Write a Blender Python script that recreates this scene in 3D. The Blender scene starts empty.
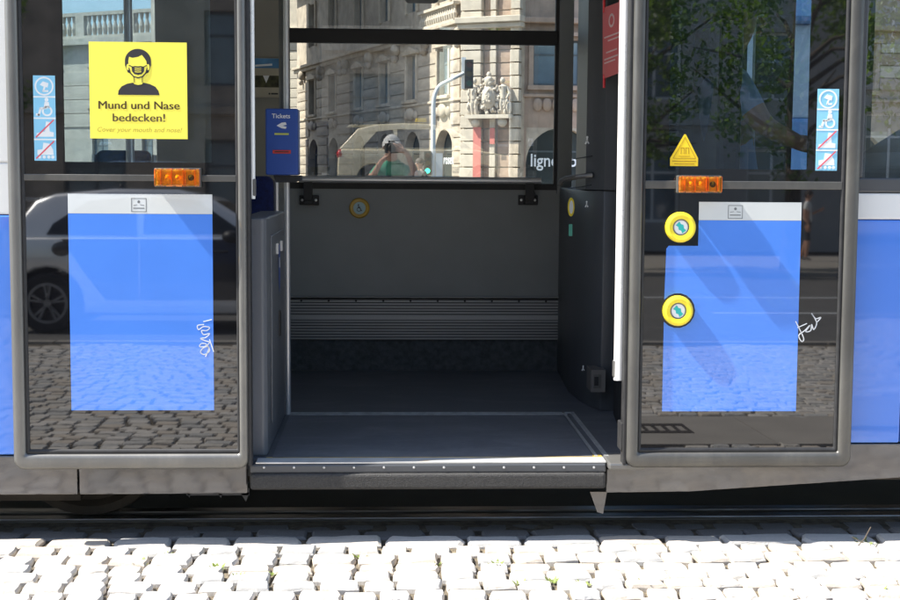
import bpy, bmesh, math, random
from mathutils import Matrix, Vector
random.seed(7)
R = math.radians
S = bpy.context.scene
COL = S.collection

# ------------------------------------------------------------------ camera
F = 1313.0                       # focal length in pixels of the 900 px wide photograph
CAM = Vector((0.0, -4.53, 1.32))
YAW, PITCH, ROLL = 0.0449, math.atan(130 / F), 0.007
CM = Matrix.Rotation(-YAW, 3, 'Z') @ Matrix.Rotation(math.pi / 2 - PITCH, 3, 'X') @ Matrix.Rotation(ROLL, 3, 'Z')
cd = bpy.data.cameras.new('camera'); co = bpy.data.objects.new('camera', cd); COL.objects.link(co)
co.matrix_world = Matrix.Translation(CAM) @ CM.to_4x4()
cd.sensor_width = 36; cd.lens = F / 900 * 36; cd.clip_start = 0.02; cd.clip_end = 2000
S.camera = co

# ------------------------------------------------------------------ light
SUN_TO = Vector((1.0, 0.105, -1.30)).normalized()        # direction the light travels
w = bpy.data.worlds.new('World'); S.world = w; w.use_nodes = True
nt = w.node_tree; nt.nodes.clear()
sk = nt.nodes.new('ShaderNodeTexSky'); sk.sky_type = 'NISHITA'; sk.sun_disc = False
s = -SUN_TO
sk.sun_elevation = math.asin(s.z); sk.sun_rotation = math.atan2(s.x, s.y)
bgn = nt.nodes.new('ShaderNodeBackground'); bgn.inputs[1].default_value = 0.12
wo = nt.nodes.new('ShaderNodeOutputWorld')
nt.links.new(sk.outputs[0], bgn.inputs[0]); nt.links.new(bgn.outputs[0], wo.inputs[0])
sl = bpy.data.lights.new('sun', 'SUN'); sl.energy = 4.6; sl.angle = R(0.53); sl.color = (1, .95, .87)
so = bpy.data.objects.new('sun', sl); COL.objects.link(so)
so.rotation_euler = SUN_TO.to_track_quat('-Z', 'Y').to_euler()
S.view_settings.view_transform = 'Standard'; S.view_settings.look = 'None'
S.view_settings.exposure = 1.55; S.view_settings.gamma = 1.0
S.cycles.max_bounces = 10; S.cycles.transparent_max_bounces = 16
S.cycles.use_denoising = True

# ------------------------------------------------------------------ helpers
def ray(px, py):
    return CM @ Vector(((px - 450) / F, -(py - 300) / F, -1))
def at(px, py, Y):
    """pixel -> point on the vertical plane y = Y"""
    d = ray(px, py); t = (Y - CAM.y) / d.y
    return CAM + d * t
def X(px, py, Y): return at(px, py, Y).x
def Z(px, py, Y): return at(px, py, Y).z

MATS = {}
def mat(name, col, rough=.5, metal=0., var=.12, scale=8., bump=0., bscale=60., spec=.5, coat=0., emit=None, col2=None, stretch=(1, 1, 1), detail=5., coatr=.03, dust=None):
    m = bpy.data.materials.new(name); m.use_nodes = True
    n = m.node_tree; b = n.nodes['Principled BSDF']; L = n.links.new
    tc = n.nodes.new('ShaderNodeTexCoord'); mp = n.nodes.new('ShaderNodeMapping'); mp.inputs['Scale'].default_value = stretch
    L(tc.outputs['Object'], mp.inputs[0])
    if var > 0 or col2:
        no = n.nodes.new('ShaderNodeTexNoise'); no.inputs['Scale'].default_value = scale; no.inputs['Detail'].default_value = detail
        L(mp.outputs[0], no.inputs['Vector'])
        rp = n.nodes.new('ShaderNodeValToRGB')
        c2 = col2 or tuple(min(1, c * (1 + var)) for c in col)
        c1 = tuple(c * (1 - var) for c in col) if not col2 else col
        rp.color_ramp.elements[0].position = .3; rp.color_ramp.elements[1].position = .7
        rp.color_ramp.elements[0].color = (*c1, 1); rp.color_ramp.elements[1].color = (*c2, 1)
        L(no.outputs[0], rp.inputs[0]); L(rp.outputs[0], b.inputs['Base Color'])
        mr = n.nodes.new('ShaderNodeMapRange'); mr.inputs[3].default_value = max(0, rough * .85); mr.inputs[4].default_value = min(1, rough * 1.15)
        L(no.outputs[0], mr.inputs[0]); L(mr.outputs[0], b.inputs['Roughness'])
    else:
        b.inputs['Base Color'].default_value = (*col, 1); b.inputs['Roughness'].default_value = rough
    if dust and b.inputs['Base Color'].is_linked:
        src = b.inputs['Base Color'].links[0].from_socket
        d1 = n.nodes.new('ShaderNodeTexNoise'); d1.inputs['Scale'].default_value = dust[1]; d1.inputs['Detail'].default_value = 9; d1.inputs['Roughness'].default_value = .68; d1.inputs['Distortion'].default_value = .6
        mq = n.nodes.new('ShaderNodeMapping'); mq.inputs['Scale'].default_value = dust[2]; L(tc.outputs['Object'], mq.inputs[0]); L(mq.outputs[0], d1.inputs['Vector'])
        r2 = n.nodes.new('ShaderNodeMapRange'); r2.inputs[1].default_value = .48; r2.inputs[2].default_value = .78; r2.inputs[4].default_value = dust[0]; L(d1.outputs[0], r2.inputs[0])
        mx = n.nodes.new('ShaderNodeMixRGB'); mx.inputs[2].default_value = (*dust[3], 1); L(r2.outputs[0], mx.inputs[0]); L(src, mx.inputs[1]); L(mx.outputs[0], b.inputs['Base Color'])
    b.inputs['Metallic'].default_value = metal; b.inputs['Specular IOR Level'].default_value = spec
    if coat: b.inputs['Coat IOR'].default_value = 1.7; b.inputs['Coat Weight'].default_value = coat; b.inputs['Coat Roughness'].default_value = coatr
    if bump:
        n2 = n.nodes.new('ShaderNodeTexNoise'); n2.inputs['Scale'].default_value = bscale; n2.inputs['Detail'].default_value = 6
        L(mp.outputs[0], n2.inputs['Vector'])
        bp = n.nodes.new('ShaderNodeBump'); bp.inputs['Strength'].default_value = bump; bp.inputs['Distance'].default_value = .01
        L(n2.outputs[0], bp.inputs['Height']); L(bp.outputs[0], b.inputs['Normal'])
    if emit: b.inputs['Emission Color'].default_value = (*emit[0], 1); b.inputs['Emission Strength'].default_value = emit[1]
    MATS[name] = m
    return m
def glass(name, tint, ior=1.55, rough=0.0, wav=0.0):
    m = bpy.data.materials.new(name); m.use_nodes = True
    n = m.node_tree; n.nodes.clear(); L = n.links.new
    o = n.nodes.new('ShaderNodeOutputMaterial'); mx = n.nodes.new('ShaderNodeMixShader')
    t = n.nodes.new('ShaderNodeBsdfTransparent'); t.inputs[0].default_value = (*tint, 1)
    g = n.nodes.new('ShaderNodeBsdfGlossy'); g.inputs['Roughness'].default_value = rough; g.inputs[0].default_value = (1, 1, 1, 1)
    fr = n.nodes.new('ShaderNodeFresnel'); fr.inputs[0].default_value = ior
    L(fr.outputs[0], mx.inputs[0]); L(t.outputs[0], mx.inputs[1]); L(g.outputs[0], mx.inputs[2]); L(mx.outputs[0], o.inputs[0])
    MATS[name] = m
    return m

class MB:
    """collects shapes; build() links them as ONE mesh object"""
    def __init__(s, T=None): s.v, s.f, s.m, s.T = [], [], [], T
    def add(s, vs, fs, mi=0):
        o = len(s.v); s.v += [tuple(s.T(Vector(p)) if s.T else p) for p in vs]
        for f in fs: s.f.append(tuple(i + o for i in f)); s.m.append(mi)
        return s
    def box(s, x0, x1, y0, y1, z0, z1, mi=0):
        x0, x1 = sorted((x0, x1)); y0, y1 = sorted((y0, y1)); z0, z1 = sorted((z0, z1))
        return s.add([(x0, y0, z0), (x1, y0, z0), (x1, y1, z0), (x0, y1, z0), (x0, y0, z1), (x1, y0, z1), (x1, y1, z1), (x0, y1, z1)],
              [(0, 3, 2, 1), (4, 5, 6, 7), (0, 1, 5, 4), (1, 2, 6, 5), (2, 3, 7, 6), (3, 0, 4, 7)], mi)
    def prism(s, pts, y0, y1, mi=0):
        """polygon in (x,z) extruded along y"""
        n = len(pts); vs = [(p[0], y0, p[1]) for p in pts] + [(p[0], y1, p[1]) for p in pts]
        fs = [tuple(range(n)), tuple(range(2 * n - 1, n - 1, -1))] + [(i, i + n, (i + 1) % n + n, (i + 1) % n) for i in range(n)]
        return s.add(vs, fs, mi)
    def prismz(s, pts, z0, z1, mi=0):
        n = len(pts); vs = [(p[0], p[1], z0) for p in pts] + [(p[0], p[1], z1) for p in pts]
        fs = [tuple(range(n)), tuple(range(2 * n - 1, n - 1, -1))] + [(i, i + n, (i + 1) % n + n, (i + 1) % n) for i in range(n)]
        return s.add(vs, fs, mi)
    def disc(s, x, z, r, y0, y1, mi=0, n=28, rx=None):
        rx = rx or r
        return s.prism([(x + rx * math.cos(a), z + r * math.sin(a)) for a in [2 * math.pi * k / n for k in range(n)]], y0, y1, mi)
    def ring(s, x, z, r0, r1, y0, y1, mi=0, n=28):
        vs, fs = [], []
        for k in range(n):
            a = 2 * math.pi * k / n; c, q = math.cos(a), math.sin(a)
            vs += [(x + r1 * c, y0, z + r1 * q), (x + r0 * c, y0, z + r0 * q), (x + r1 * c, y1, z + r1 * q), (x + r0 * c, y1, z + r0 * q)]
            i, j = 4 * k, 4 * ((k + 1) % n)
            fs += [(i, j, j + 1, i + 1), (i + 2, i + 3, j + 3, j + 2), (i, i + 2, j + 2, j), (i + 1, j + 1, j + 3, i + 3)]
        return s.add(vs, fs, mi)
    def tube(s, pts, r, mi=0, n=10, caps=True):
        pts = [Vector(p) for p in pts]; vs, fs = [], []
        rs = r if isinstance(r, (list, tuple)) else [r] * len(pts)
        d0 = (pts[1] - pts[0]).normalized(); up = Vector((0, 0, 1)) if abs(d0.z) < .9 else Vector((1, 0, 0))
        for i, p in enumerate(pts):
            d = (pts[min(i + 1, len(pts) - 1)] - pts[max(i - 1, 0)]).normalized()
            a = d.cross(up).normalized(); b = a.cross(d).normalized(); up = b
            for k in range(n):
                t = 2 * math.pi * k / n; vs.append(tuple(p + (a * math.cos(t) + b * math.sin(t)) * rs[i]))
        for i in range(len(pts) - 1):
            for k in range(n):
                fs.append((i * n + k, i * n + (k + 1) % n, (i + 1) * n + (k + 1) % n, (i + 1) * n + k))
        if caps: fs += [tuple(range(n))[::-1], tuple(range((len(pts) - 1) * n, len(pts) * n))]
        return s.add(vs, fs, mi)
    def lathe(s, prof, c=(0, 0, 0), axis='z', mi=0, n=24):
        vs, fs = [], []; c = Vector(c)
        for r, h in prof:
            for k in range(n):
                t = 2 * math.pi * k / n; q = (r * math.cos(t), r * math.sin(t))
                p = (q[0], q[1], h) if axis == 'z' else (q[0], h, q[1]) if axis == 'y' else (h, q[0], q[1])
                vs.append(tuple(c + Vector(p)))
        for i in range(len(prof) - 1):
            for k in range(n): fs.append((i * n + k, i * n + (k + 1) % n, (i + 1) * n + (k + 1) % n, (i + 1) * n + k))
        return s.add(vs, fs, mi)
    def blob(s, c, rx, ry, rz, mi=0, n=10):
        vs, fs = [], []
        for i in range(n + 1):
            ph = math.pi * i / n
            for k in range(2 * n):
                t = math.pi * k / n; vs.append((c[0] + rx * math.sin(ph) * math.cos(t), c[1] + ry * math.sin(ph) * math.sin(t), c[2] + rz * math.cos(ph)))
        for i in range(n):
            for k in range(2 * n):
                a, b = i * 2 * n + k, i * 2 * n + (k + 1) % (2 * n); fs.append((a, b, b + 2 * n, a + 2 * n))
        return s.add(vs, fs, mi)
    def stroke(s, pts, wd, y0, y1, mi=0):
        """flat ribbon through (x,z) points"""
        for (a, b) in zip(pts[:-1], pts[1:]):
            a = Vector(a); b = Vector(b); d = (b - a)
            if d.length < 1e-6: continue
            d.normalize(); p = Vector((-d.y, d.x)) * wd / 2; e = d * wd * .35
            s.prism([tuple(a - e - p), tuple(b + e - p), tuple(b + e + p), tuple(a - e + p)], y0, y1, mi)
        return s
    def text(s, body, x, z, size, y, mi=0, align='CENTER', bold=0., shear=0., rot=0., width=None, dirx=1):
        c = bpy.data.curves.new('t', 'FONT'); c.body = body; c.size = size; c.align_x = align; c.offset = bold * size; c.shear = shear
        c.resolution_u = 3
        o = bpy.data.objects.new('t', c); COL.objects.link(o)
        dg = bpy.context.evaluated_depsgraph_get(); me = o.evaluated_get(dg).to_mesh()
        vs = [v.co.copy() for v in me.vertices]; fs = [tuple(p.vertices) for p in me.polygons]
        if width and vs:
            w0 = max(v.x for v in vs) - min(v.x for v in vs); k = width / w0
            for v in vs: v.x *= k
        cr, sr = math.cos(rot), math.sin(rot)
        s.add([(x + dirx * (v.x * cr - v.y * sr), y, z + v.x * sr + v.y * cr) for v in vs], fs, mi)
        o.evaluated_get(dg).to_mesh_clear(); bpy.data.objects.remove(o); bpy.data.curves.remove(c)
        return s
    def mesh(s, name, smooth=False, bevel=0., seg=2, recalc=True):
        me = bpy.data.meshes.new(name); me.from_pydata(s.v, [], s.f)
        for p, mi in zip(me.polygons, s.m): p.material_index = mi; p.use_smooth = smooth
        bm = bmesh.new(); bm.from_mesh(me)
        if recalc: bmesh.ops.recalc_face_normals(bm, faces=bm.faces)
        if bevel:
            es = [e for e in bm.edges if len(e.link_faces) == 2 and e.calc_face_angle(0) > .6]
            bmesh.ops.bevel(bm, geom=es, offset=bevel, segments=seg, affect='EDGES', profile=.5, clamp_overlap=True)
        bm.to_mesh(me); bm.free()
        if smooth: me.set_sharp_from_angle(angle=R(38))
        me.update()
        return me
    def build(s, name, mats, parent=None, smooth=False, bevel=0., seg=2):
        me = s.mesh(name, smooth, bevel, seg)
        for m in (mats if isinstance(mats, (list, tuple)) else [mats]): me.materials.append(m)
        return link(name, me, parent)
def link(name, me, parent=None):
    o = bpy.data.objects.new(name, me); COL.objects.link(o)
    if parent: o.parent = parent
    return o
def empty(name, loc=(0, 0, 0), parent=None):
    o = bpy.data.objects.new(name, None); COL.objects.link(o); o.location = loc; o.empty_display_size = .2
    if parent: o.parent = parent
    return o
def tag(o, label=None, cat=None, group=None, kind=None):
    if label: o['label'] = label
    if cat: o['category'] = cat
    if group: o['group'] = group
    if kind: o['kind'] = kind
    return o

# ------------------------------------------------------------------ materials
alu = mat('brushed_aluminium', (.165, .163, .155), .38, .5, .10, 3, .04, 90, dust=(.55, 5, (1, 1, .35), (.30, .285, .25)))
alu_d = mat('dull_aluminium_frame', (.10, .098, .092), .42, .45, .14, 4, .05, 70, dust=(.55, 5, (1, 1, .35), (.20, .19, .165)))
steel = mat('polished_steel_tube', (.62, .62, .62), .30, .55, .06, 10)
white_pl = mat('white_lacquered_rail', (.80, .80, .78), .28, .15, .04, 10)
rubber = mat('black_rubber', (.018, .018, .019), .6, 0, .3, 30)
frit = mat('black_printed_glass', (.006, .006, .007), .02, 0, .0, spec=1.1)
film_b = mat('blue_film', (.055, .215, .74), .5, 0, .05, 3, coat=1.0, coatr=.015)
film_w = mat('white_film', (.62, .64, .62), .5, 0, .03, 5, coat=.8, coatr=.015)
paint_b = mat('blue_tram_paint', (.05, .20, .72), .32, 0, .03, 2, coat=.6)
paint_w = mat('white_tram_paint', (.72, .73, .72), .35, 0, .03, 2, coat=.4)
skirt_m = mat('grey_skirt_paint', (.055, .052, .054), .22, .0, .2, 3, .05, 5, coat=.8, coatr=.075, spec=.5, stretch=(1, 1, 2), dust=(.6, 3.5, (1, 1, 2.5), (.17, .155, .13)))
lid_grey = mat('grey_interior_panel', (.205, .216, .216), .45, 0, .06, 4, .05, 120, dust=(.25, 1.6, (1, 1, 2), (.27, .27, .255)))
dk_grey = mat('dark_grey_panel', (.066, .070, .076), .42, 0, .10, 3, .05, 150)
case_grey = mat('grey_casing_paint', (.11, .117, .128), .38, 0, .10, 4, .04, 150, dust=(.4, 3, (1, 1, .5), (.20, .20, .195)))
floor_m = mat('speckled_rubber_floor', (.062, .066, .075), .55, 0, .0, 60, .15, 220, col2=(.10, .105, .115), detail=10, dust=(.45, 2.2, (1, 2.5, 1), (.20, .20, .20)))
plate_m = mat('ramp_plate_covering', (.080, .084, .094), .5, 0, 0, 40, .12, 200, col2=(.125, .13, .14), detail=9, dust=(.5, 2.6, (1, 3, 1), (.24, .24, .235)))
tape_m = mat('worn_light_strip', (.42, .43, .42), .4, .5, .25, 30)
edge_y = mat('worn_sunlit_yellow', (.52, .36, .09), .45, .2, .5, 24, stretch=(1, 6, 1))
bump_m = mat('grainy_black_bumper', (.016, .016, .016), .6, 0, .0, 160, .5, 260, col2=(.042, .04, .038), detail=8)
black_m = mat('matt_black', (.010, .010, .011), .55, 0, .2, 10)
ceil_m = mat('pale_ceiling', (.60, .60, .58), .6, 0, .05, 4)
beige_m = mat('beige_grey_panel', (.27, .26, .22), .55, 0, .05, 4)
seat_b = mat('navy_seat_fabric', (.012, .022, .11), .9, 0, .4, 60, .3, 160)
val_b = mat('blue_validator_plastic', (.030, .085, .36), .38, 0, .06, 6)
yel = mat('yellow_sticker', (.93, .82, .095), .45, 0, .02, 8)
yel_btn = mat('yellow_button_plastic', (.88, .70, .03), .35, 0, .04, 12)
gold = mat('dull_yellow_ring', (.50, .31, .035), .4, 0, .12, 14)
ink = mat('dark_ink', (.028, .026, .030), .5, 0, .05)
ink_y = mat('olive_ink', (.42, .34, .04), .5, 0, .05)
sky_st = mat('pale_blue_sticker', (.26, .60, .80), .4, 0, .03, 8)
wht = mat('white_print', (.82, .83, .82), .4, 0, .03, 8)
red_l = mat('pink_red_line', (.75, .10, .14), .4, 0, .05)
red_s = mat('red_card_sign', (.68, .10, .10), .5, 0, .05, 6)
grn_s = mat('green_leaflet', (.30, .55, .05), .5, 0, .08)
teal = mat('teal_print', (.03, .50, .46), .4, 0, .05)
amber = mat('amber_lens', (.95, .20, .008), .12, 0, .12, 40, .35, 70, spec=.6, coat=.6, coatr=.08)
amber_hot = mat('amber_reflector', (1.0, .42, .02), .15, 0, .2, 60, .4, 90)
amber_back = mat('silvered_reflector', (.75, .62, .45), .35, .2, .25, 60, .6, 60)
amber_glass = glass('amber_lens_glass', (1.0, .77, .22), 1.5)
scratch = mat('white_paint_pen', (.80, .82, .84), .6, 0, .05)
grey_ln = mat('grey_print', (.16, .17, .17), .5, 0, .05)
g_leaf = glass('door_glass', (.80, .86, .91), 1.6)
g_side = glass('side_window_glass', (.86, .90, .91), 1.45)
g_far = glass('far_window_glass', (.90, .92, .90), 2.0)
g_car = mat('car_glass', (.012, .014, .016), .03, 0, 0, spec=.7)
stone = mat('tan_sandstone', (.46, .385, .30), .85, 0, .22, 2.2, .35, 14)
stone_w = mat('pale_sandstone', (.50, .44, .36), .85, 0, .15, 2, .3, 14)
stone_d = mat('weathered_sandstone', (.39, .33, .265), .88, 0, .28, 1.6, .35, 12)
stone_p = mat('rosy_sandstone', (.37, .27, .205), .85, 0, .2, 2.0, .3, 14)
win_fr = mat('window_frame_paint', (.10, .12, .13), .5, 0, .1)
win_gl = mat('building_window_glass', (.14, .20, .24), .06, 0, .3, .8, spec=1.2)  # reflected sky is put into the bluish base colour
shop_gl = mat('shop_glass', (.04, .05, .05), .05, 0, .25, .6, spec=.7)
cobble_ms = [mat('granite_cobble_%s' % n, c, .85, 0, .0, 18, .5, 55, col2=tuple(x * 1.25 for x in c), detail=8)
             for n, c in (('pale', (.42, .39, .345)), ('warm', (.42, .37, .31)), ('cool', (.36, .35, .33)), ('light', (.48, .45, .41)))]
cobble_shaded = mat('shade_dark_granite', (.12, .115, .11), .8, 0, 0, 18, .5, 55, col2=(.19, .18, .175), detail=8)  # darker granite: the shade beside the tram put into the stone colour
joint_m = mat('sandy_joint', (.05, .04, .028), .95, 0, .0, 30, .8, 90, col2=(.17, .14, .095))
asph = mat('asphalt', (.055, .055, .055), .85, 0, .0, 6, .4, 200, col2=(.085, .083, .08), detail=10)
conc = mat('concrete_slab', (.30, .275, .24), .85, 0, .12, 3, .25, 80)
rail_m = mat('rail_steel', (.30, .29, .28), .30, .9, .25, 12, .1, 40, stretch=(.3, 6, 6))
rust = mat('rusty_underframe', (.035, .028, .022), .8, 0, .4, 8, .4, 40)
leaf_m = mat('tree_leaves', (.05, .10, .022), .5, 0, .0, 1.2, col2=(.10, .17, .04))
_n = leaf_m.node_tree; _t = _n.nodes.new('ShaderNodeBsdfTranslucent'); _t.inputs[0].default_value = (.22, .36, .04, 1)
_x = _n.nodes.new('ShaderNodeMixShader'); _x.inputs[0].default_value = .45
_n.links.new(_n.nodes['Principled BSDF'].outputs[0], _x.inputs[1]); _n.links.new(_t.outputs[0], _x.inputs[2]); _n.links.new(_x.outputs[0], _n.nodes['Material Output'].inputs[0])
weed_m = mat('weed_leaves', (.13, .17, .03), .6, 0, .3, 9)
bark = mat('bark', (.09, .07, .05), .9, 0, .3, 9, .6, 30)

# ------------------------------------------------------------------ ground, pavement, rails
g = MB(); g.add([(-600, -600, -.16), (600, -600, -.16), (600, 600, -.16), (-600, 600, -.16)], [(0, 1, 2, 3)])
tag(g.build('ground', asph), 'grey asphalt ground reaching the horizon', kind='structure')
bed = MB(); bed.box(-14, 14, -7.2, .40, -.155, -.019)
pavement = tag(bed.build('pavement', joint_m), 'cobbled pavement in front of the tram', kind='structure')
trk = MB(); trk.box(-60, 60, .56, 1.80, -.15, -.03); trk.box(-60, 60, 2.00, 4.6, -.15, -.03)
tag(trk.build('track_bed', asph), 'dark track bed between the rails', kind='structure')
def rail(Y, label, sgn=1):
    m = MB(); m.box(-60, 60, Y - .085, Y - .028, -.15, -.004); m.box(-60, 60, Y + .012, Y + .07, -.15, -.002); m.box(-60, 60, Y - .028, Y + .012, -.15, -.045)
    return tag(m.build('tram_rail', rail_m, bevel=.004), label, 'rail')
rail(.475, 'grooved steel rail in shade beside the cobbles')
rail(1.91, 'grooved steel rail on the far side under the tram')

def cobble_mesh(seed):
    rnd = random.Random(seed); m = MB()
    n = 10; ring0, ring1, ring2 = [], [], []
    base = [(-.5, -.5), (-.17, -.5), (.17, -.5), (.5, -.5), (.5, 0), (.5, .5), (.17, .5), (-.17, .5), (-.5, .5), (-.5, 0)]
    jt = [(rnd.uniform(-.04, .04), rnd.uniform(-.05, .05)) for _ in base]
    for (x, y), (jx, jy) in zip(base, jt):
        c = .94 if abs(x) == .5 and abs(y) == .5 else 1.0
        ring0.append(((x + jx) * c, (y + jy) * c, -.05)); ring1.append(((x + jx) * c, (y + jy) * c, -.009 + rnd.uniform(-.003, .002)))
        ring2.append(((x + jx) * c * .91, (y + jy) * c * .88, rnd.uniform(-.002, .001)))
    vs = ring0 + ring1 + ring2 + [(rnd.uniform(-.1, .1), rnd.uniform(-.1, .1), rnd.uniform(-.001, .003))]
    fs = []
    for k in range(n):
        j = (k + 1) % n; fs += [(k, j, n + j, n + k), (n + k, n + j, 2 * n + j, 2 * n + k), (2 * n + k, 2 * n + j, 3 * n)]
    m.add(vs, fs)
    return m
COB = []
for k in range(16):
    me = cobble_mesh(k).mesh('cobble', smooth=False); me.materials.append(cobble_ms[k % 4]); COB.append(me)
ncob = 0
def cobble(x, y, lx, ly, dz=0., rz=0.):
    global ncob
    o = link('cobble', random.choice(COB), pavement); ncob += 1
    o.location = (x, y, dz); o.scale = (lx, ly, 1); o.rotation_euler = (random.uniform(-.03, .03), random.uniform(-.02, .02), rz + random.uniform(-.09, .09))
def cob_row(yc, dep, wmin, wmax, x0, x1, dz=0., skew=0.):
    x = x0 + random.uniform(0, wmax)
    while x < x1:
        lx = random.uniform(wmin, wmax)
        cobble(x + lx / 2, yc + skew * x + random.uniform(-.006, .006), lx - random.uniform(.006, .016), dep - random.uniform(.002, .012), dz + random.uniform(-.003, .003)); x += lx
XE = 1.95
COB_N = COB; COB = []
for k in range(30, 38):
    me = cobble_mesh(k).mesh('cobble'); me.materials.append(cobble_shaded); COB.append(me)
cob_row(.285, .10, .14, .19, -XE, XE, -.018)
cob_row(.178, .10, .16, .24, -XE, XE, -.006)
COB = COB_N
cob_row(.068, .115, .20, .34, -XE, XE, .0)
yy = .068 - .058
for k in range(5):
    d = random.uniform(.088, .112)
    cob_row(yy - d / 2, d, .10, .16, -XE, XE, random.uniform(-.003, .003), skew=random.uniform(-.004, .004)); yy -= d
# the many cobbles out of the direct view (seen mirrored in the doors): one joined part
def far_cobbles():
    protos = [cobble_mesh(50 + k) for k in range(6)]
    m = MB(); rnd = random.Random(3)
    y = yy - .05; row = 0
    while y > -6.95:
        x = -6.5 + rnd.random() * .1
        while x < 6.5:
            lx = rnd.uniform(.10, .15)
            if not (x > .95 and -2.9 < y < -1.95):
                arc = .13 * math.cos((x + .4) * math.pi / .72) if y < -1.0 else 0
                p = rnd.choice(protos); a = rnd.uniform(-.06, .06); ca, sa = math.cos(a), math.sin(a); dz = rnd.uniform(-.006, .004); cy = y + max(arc, -.08)
                yl = .098 * rnd.uniform(.88, 1.0)
                m.add([(x + lx / 2 + vx * (lx - .012) * ca - vy * yl * sa, cy + vx * (lx - .012) * sa + vy * yl * ca, vz + dz) for vx, vy, vz in p.v], p.f, rnd.randrange(4))
            x += lx
        y -= .105
    for sx in (-1, 1):
        y = .33
        while y > yy:
            x = XE + .25
            while x < 6.5:
                p = rnd.choice(protos); m.add([(sx * (x + vx * .12), y + vy * .09, vz) for vx, vy, vz in p.v], p.f, rnd.randrange(4)); x += .13
            y -= .1
    return m
tag(far_cobbles().build('cobbles', cobble_ms, pavement), kind='stuff')
slab = MB(); x = .98
while x < 9: slab.box(x, x + .995, -2.88, -1.97, -.10, .003); x += 1.0
tag(slab.build('concrete_strip', conc, pavement), None)
gr = MB()
gr.box(1.02, 1.62, -2.36, -2.30, -.02, .007); gr.box(1.02, 1.62, -2.60, -2.54, -.02, .007)
for k in range(11): gr.box(1.03 + k * .057, 1.05 + k * .057, -2.54, -2.36, -.02, .0065)
tag(gr.build('drain_grate', rust), 'rusty iron drain grate set in the concrete strip of the pavement', 'grate')
rd = MB(); rd.box(-60, 60, -21, -7.35, -.155, -.06)
road = tag(rd.build('road', mat('road_asphalt', (.085, .082, .078), .85, 0, .0, 3, .3, 150, col2=(.125, .12, .112), detail=9)), 'asphalt road behind the photographer', kind='structure')
kb = MB(); x = -14
while x < 14: kb.box(x, x + .985, -7.35, -7.20, -.155, .004); x += 1.0
tag(kb.build('kerb', conc), 'pale stone kerb between cobbles and road', kind='structure')
mk = MB()
for k in range(8): mk.box(-12 + k * 4, -10 + k * 4, -11.6, -11.48, -.0605, -.056)
mk.box(-30, 30, -14.6, -14.48, -.0605, -.056)
tag(mk.build('lane_marking', wht, road), None)
fp = MB(); fp.box(-60, 60, -32, -21, -.155, .02)
tag(fp.build('far_pavement', conc), 'pavement on the far side of the road', kind='structure')

# weeds in the joints
wm = MB(); rnd = random.Random(5)
for (px, py) in [(140, 562), (162, 553), (218, 567), (273, 573), (360, 556), (437, 563), (497, 563), (553, 580), (585, 583), (520, 583), (645, 583), (860, 540), (868, 543), (880, 590), (238, 577), (330, 575)]:
    d = ray(px, py); p = CAM + d * (-CAM.z / d.z)
    for k in range(16):
        a = rnd.uniform(0, 6.28); r = rnd.uniform(0, .016); q = p + Vector((r * math.cos(a), r * math.sin(a), -.012))
        l = rnd.uniform(.012, .028); e = Vector((math.cos(a) * l, math.sin(a) * l, l * rnd.uniform(.3, .9))); sdv = Vector((-e.y, e.x, 0)) * .22
        wm.add([tuple(q - sdv * .4), tuple(q + e * .5 - sdv), tuple(q + e), tuple(q + e * .5 + sdv)], [(0, 1, 2, 3)])
tag(wm.build('weeds', weed_m), 'small green weeds growing in the cobble joints', 'weeds', kind='stuff')
tw = MB(); p0 = CAM + ray(858, 546) * (-CAM.z / ray(858, 546).z)
tw.tube([p0, p0 + Vector((.03, .02, .02)), p0 + Vector((.055, .03, .06))], .002, n=5); tw.tube([p0 + Vector((.02, 0, .01)), p0 + Vector((-.02, .01, .03))], .0015, n=5)
tag(tw.build('dry_twig', bark), 'thin dry twig lying at the rail edge on the right', 'twig')

# ================================================================== TRAM
tram = tag(empty('tram', (0, .1, 0)), 'blue and white tram with its double door standing open', 'tram')
tram.location = (0, 0, 0)
XL, XR = -5.2, 3.3
YB = .085                       # outer face of the body side
YF = 2.23                       # inner face of the far wall
ZF = Z(430, 462, .07)           # floor height
ZC = 2.45
TH = R(.92)
dl = X(247, 300, YB); dr = X(629, 300, YB)      # door opening
# ---- body side, near
sill = 1.335
zb0 = Z(880, 443, YB); zb1 = Z(880, 220, YB); zw1 = Z(880, 193, YB); zg1 = Z(880, 178, YB)
zl0 = Z(2, 455, YB); zl1 = Z(2, 215, YB)
def panel(name, x0, x1, z0, z1, m, y0=YB, y1=YB + .05, bev=.006): return MB().box(x0, x1, y0, y1, z0, z1).build(name, m, tram, bevel=bev)
seam = .004
panel('side_panel', XL, -2.72, zl0, zl1, paint_b); panel('side_panel', -2.72 + seam, dl - .02, zl0, zl1, paint_b)
panel('white_band', XL, dl - .02, zl1 + .002, sill, paint_w, YB + .001)
panel('side_panel', dr + .03, X(905, 300, YB), zb0, zb1, paint_b); panel('side_panel', X(905, 300, YB) + seam, XR, zb0, zb1, paint_b)
panel('white_band', dr + .03, XR, zb1 + .002, zw1, paint_w, YB + .001)
panel('window_rail', dr + .03, XR, zw1 + .002, zg1, dk_grey, YB - .004)
panel('side_header', XL, XR, 2.28, 2.62, paint_w)
wl0, wl1 = X(60, 100, YB), X(212, 100, YB)
panel('window_post', -1.87, wl0 - .03, sill, 2.28, paint_w); panel('window_post', wl1 + .01, dl - .02, sill, 2.28, dk_grey)
wr0, wr1, wr2 = X(664, 100, YB), X(813, 100, YB), X(866, 100, YB)
panel('window_post', dr + .03, wr0, zg1, 2.28, dk_grey); panel('window_post', wr1, wr2, zg1, 2.28, dk_grey); panel('window_post', 3.0, XR, zg1, 2.28, paint_w)
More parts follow.
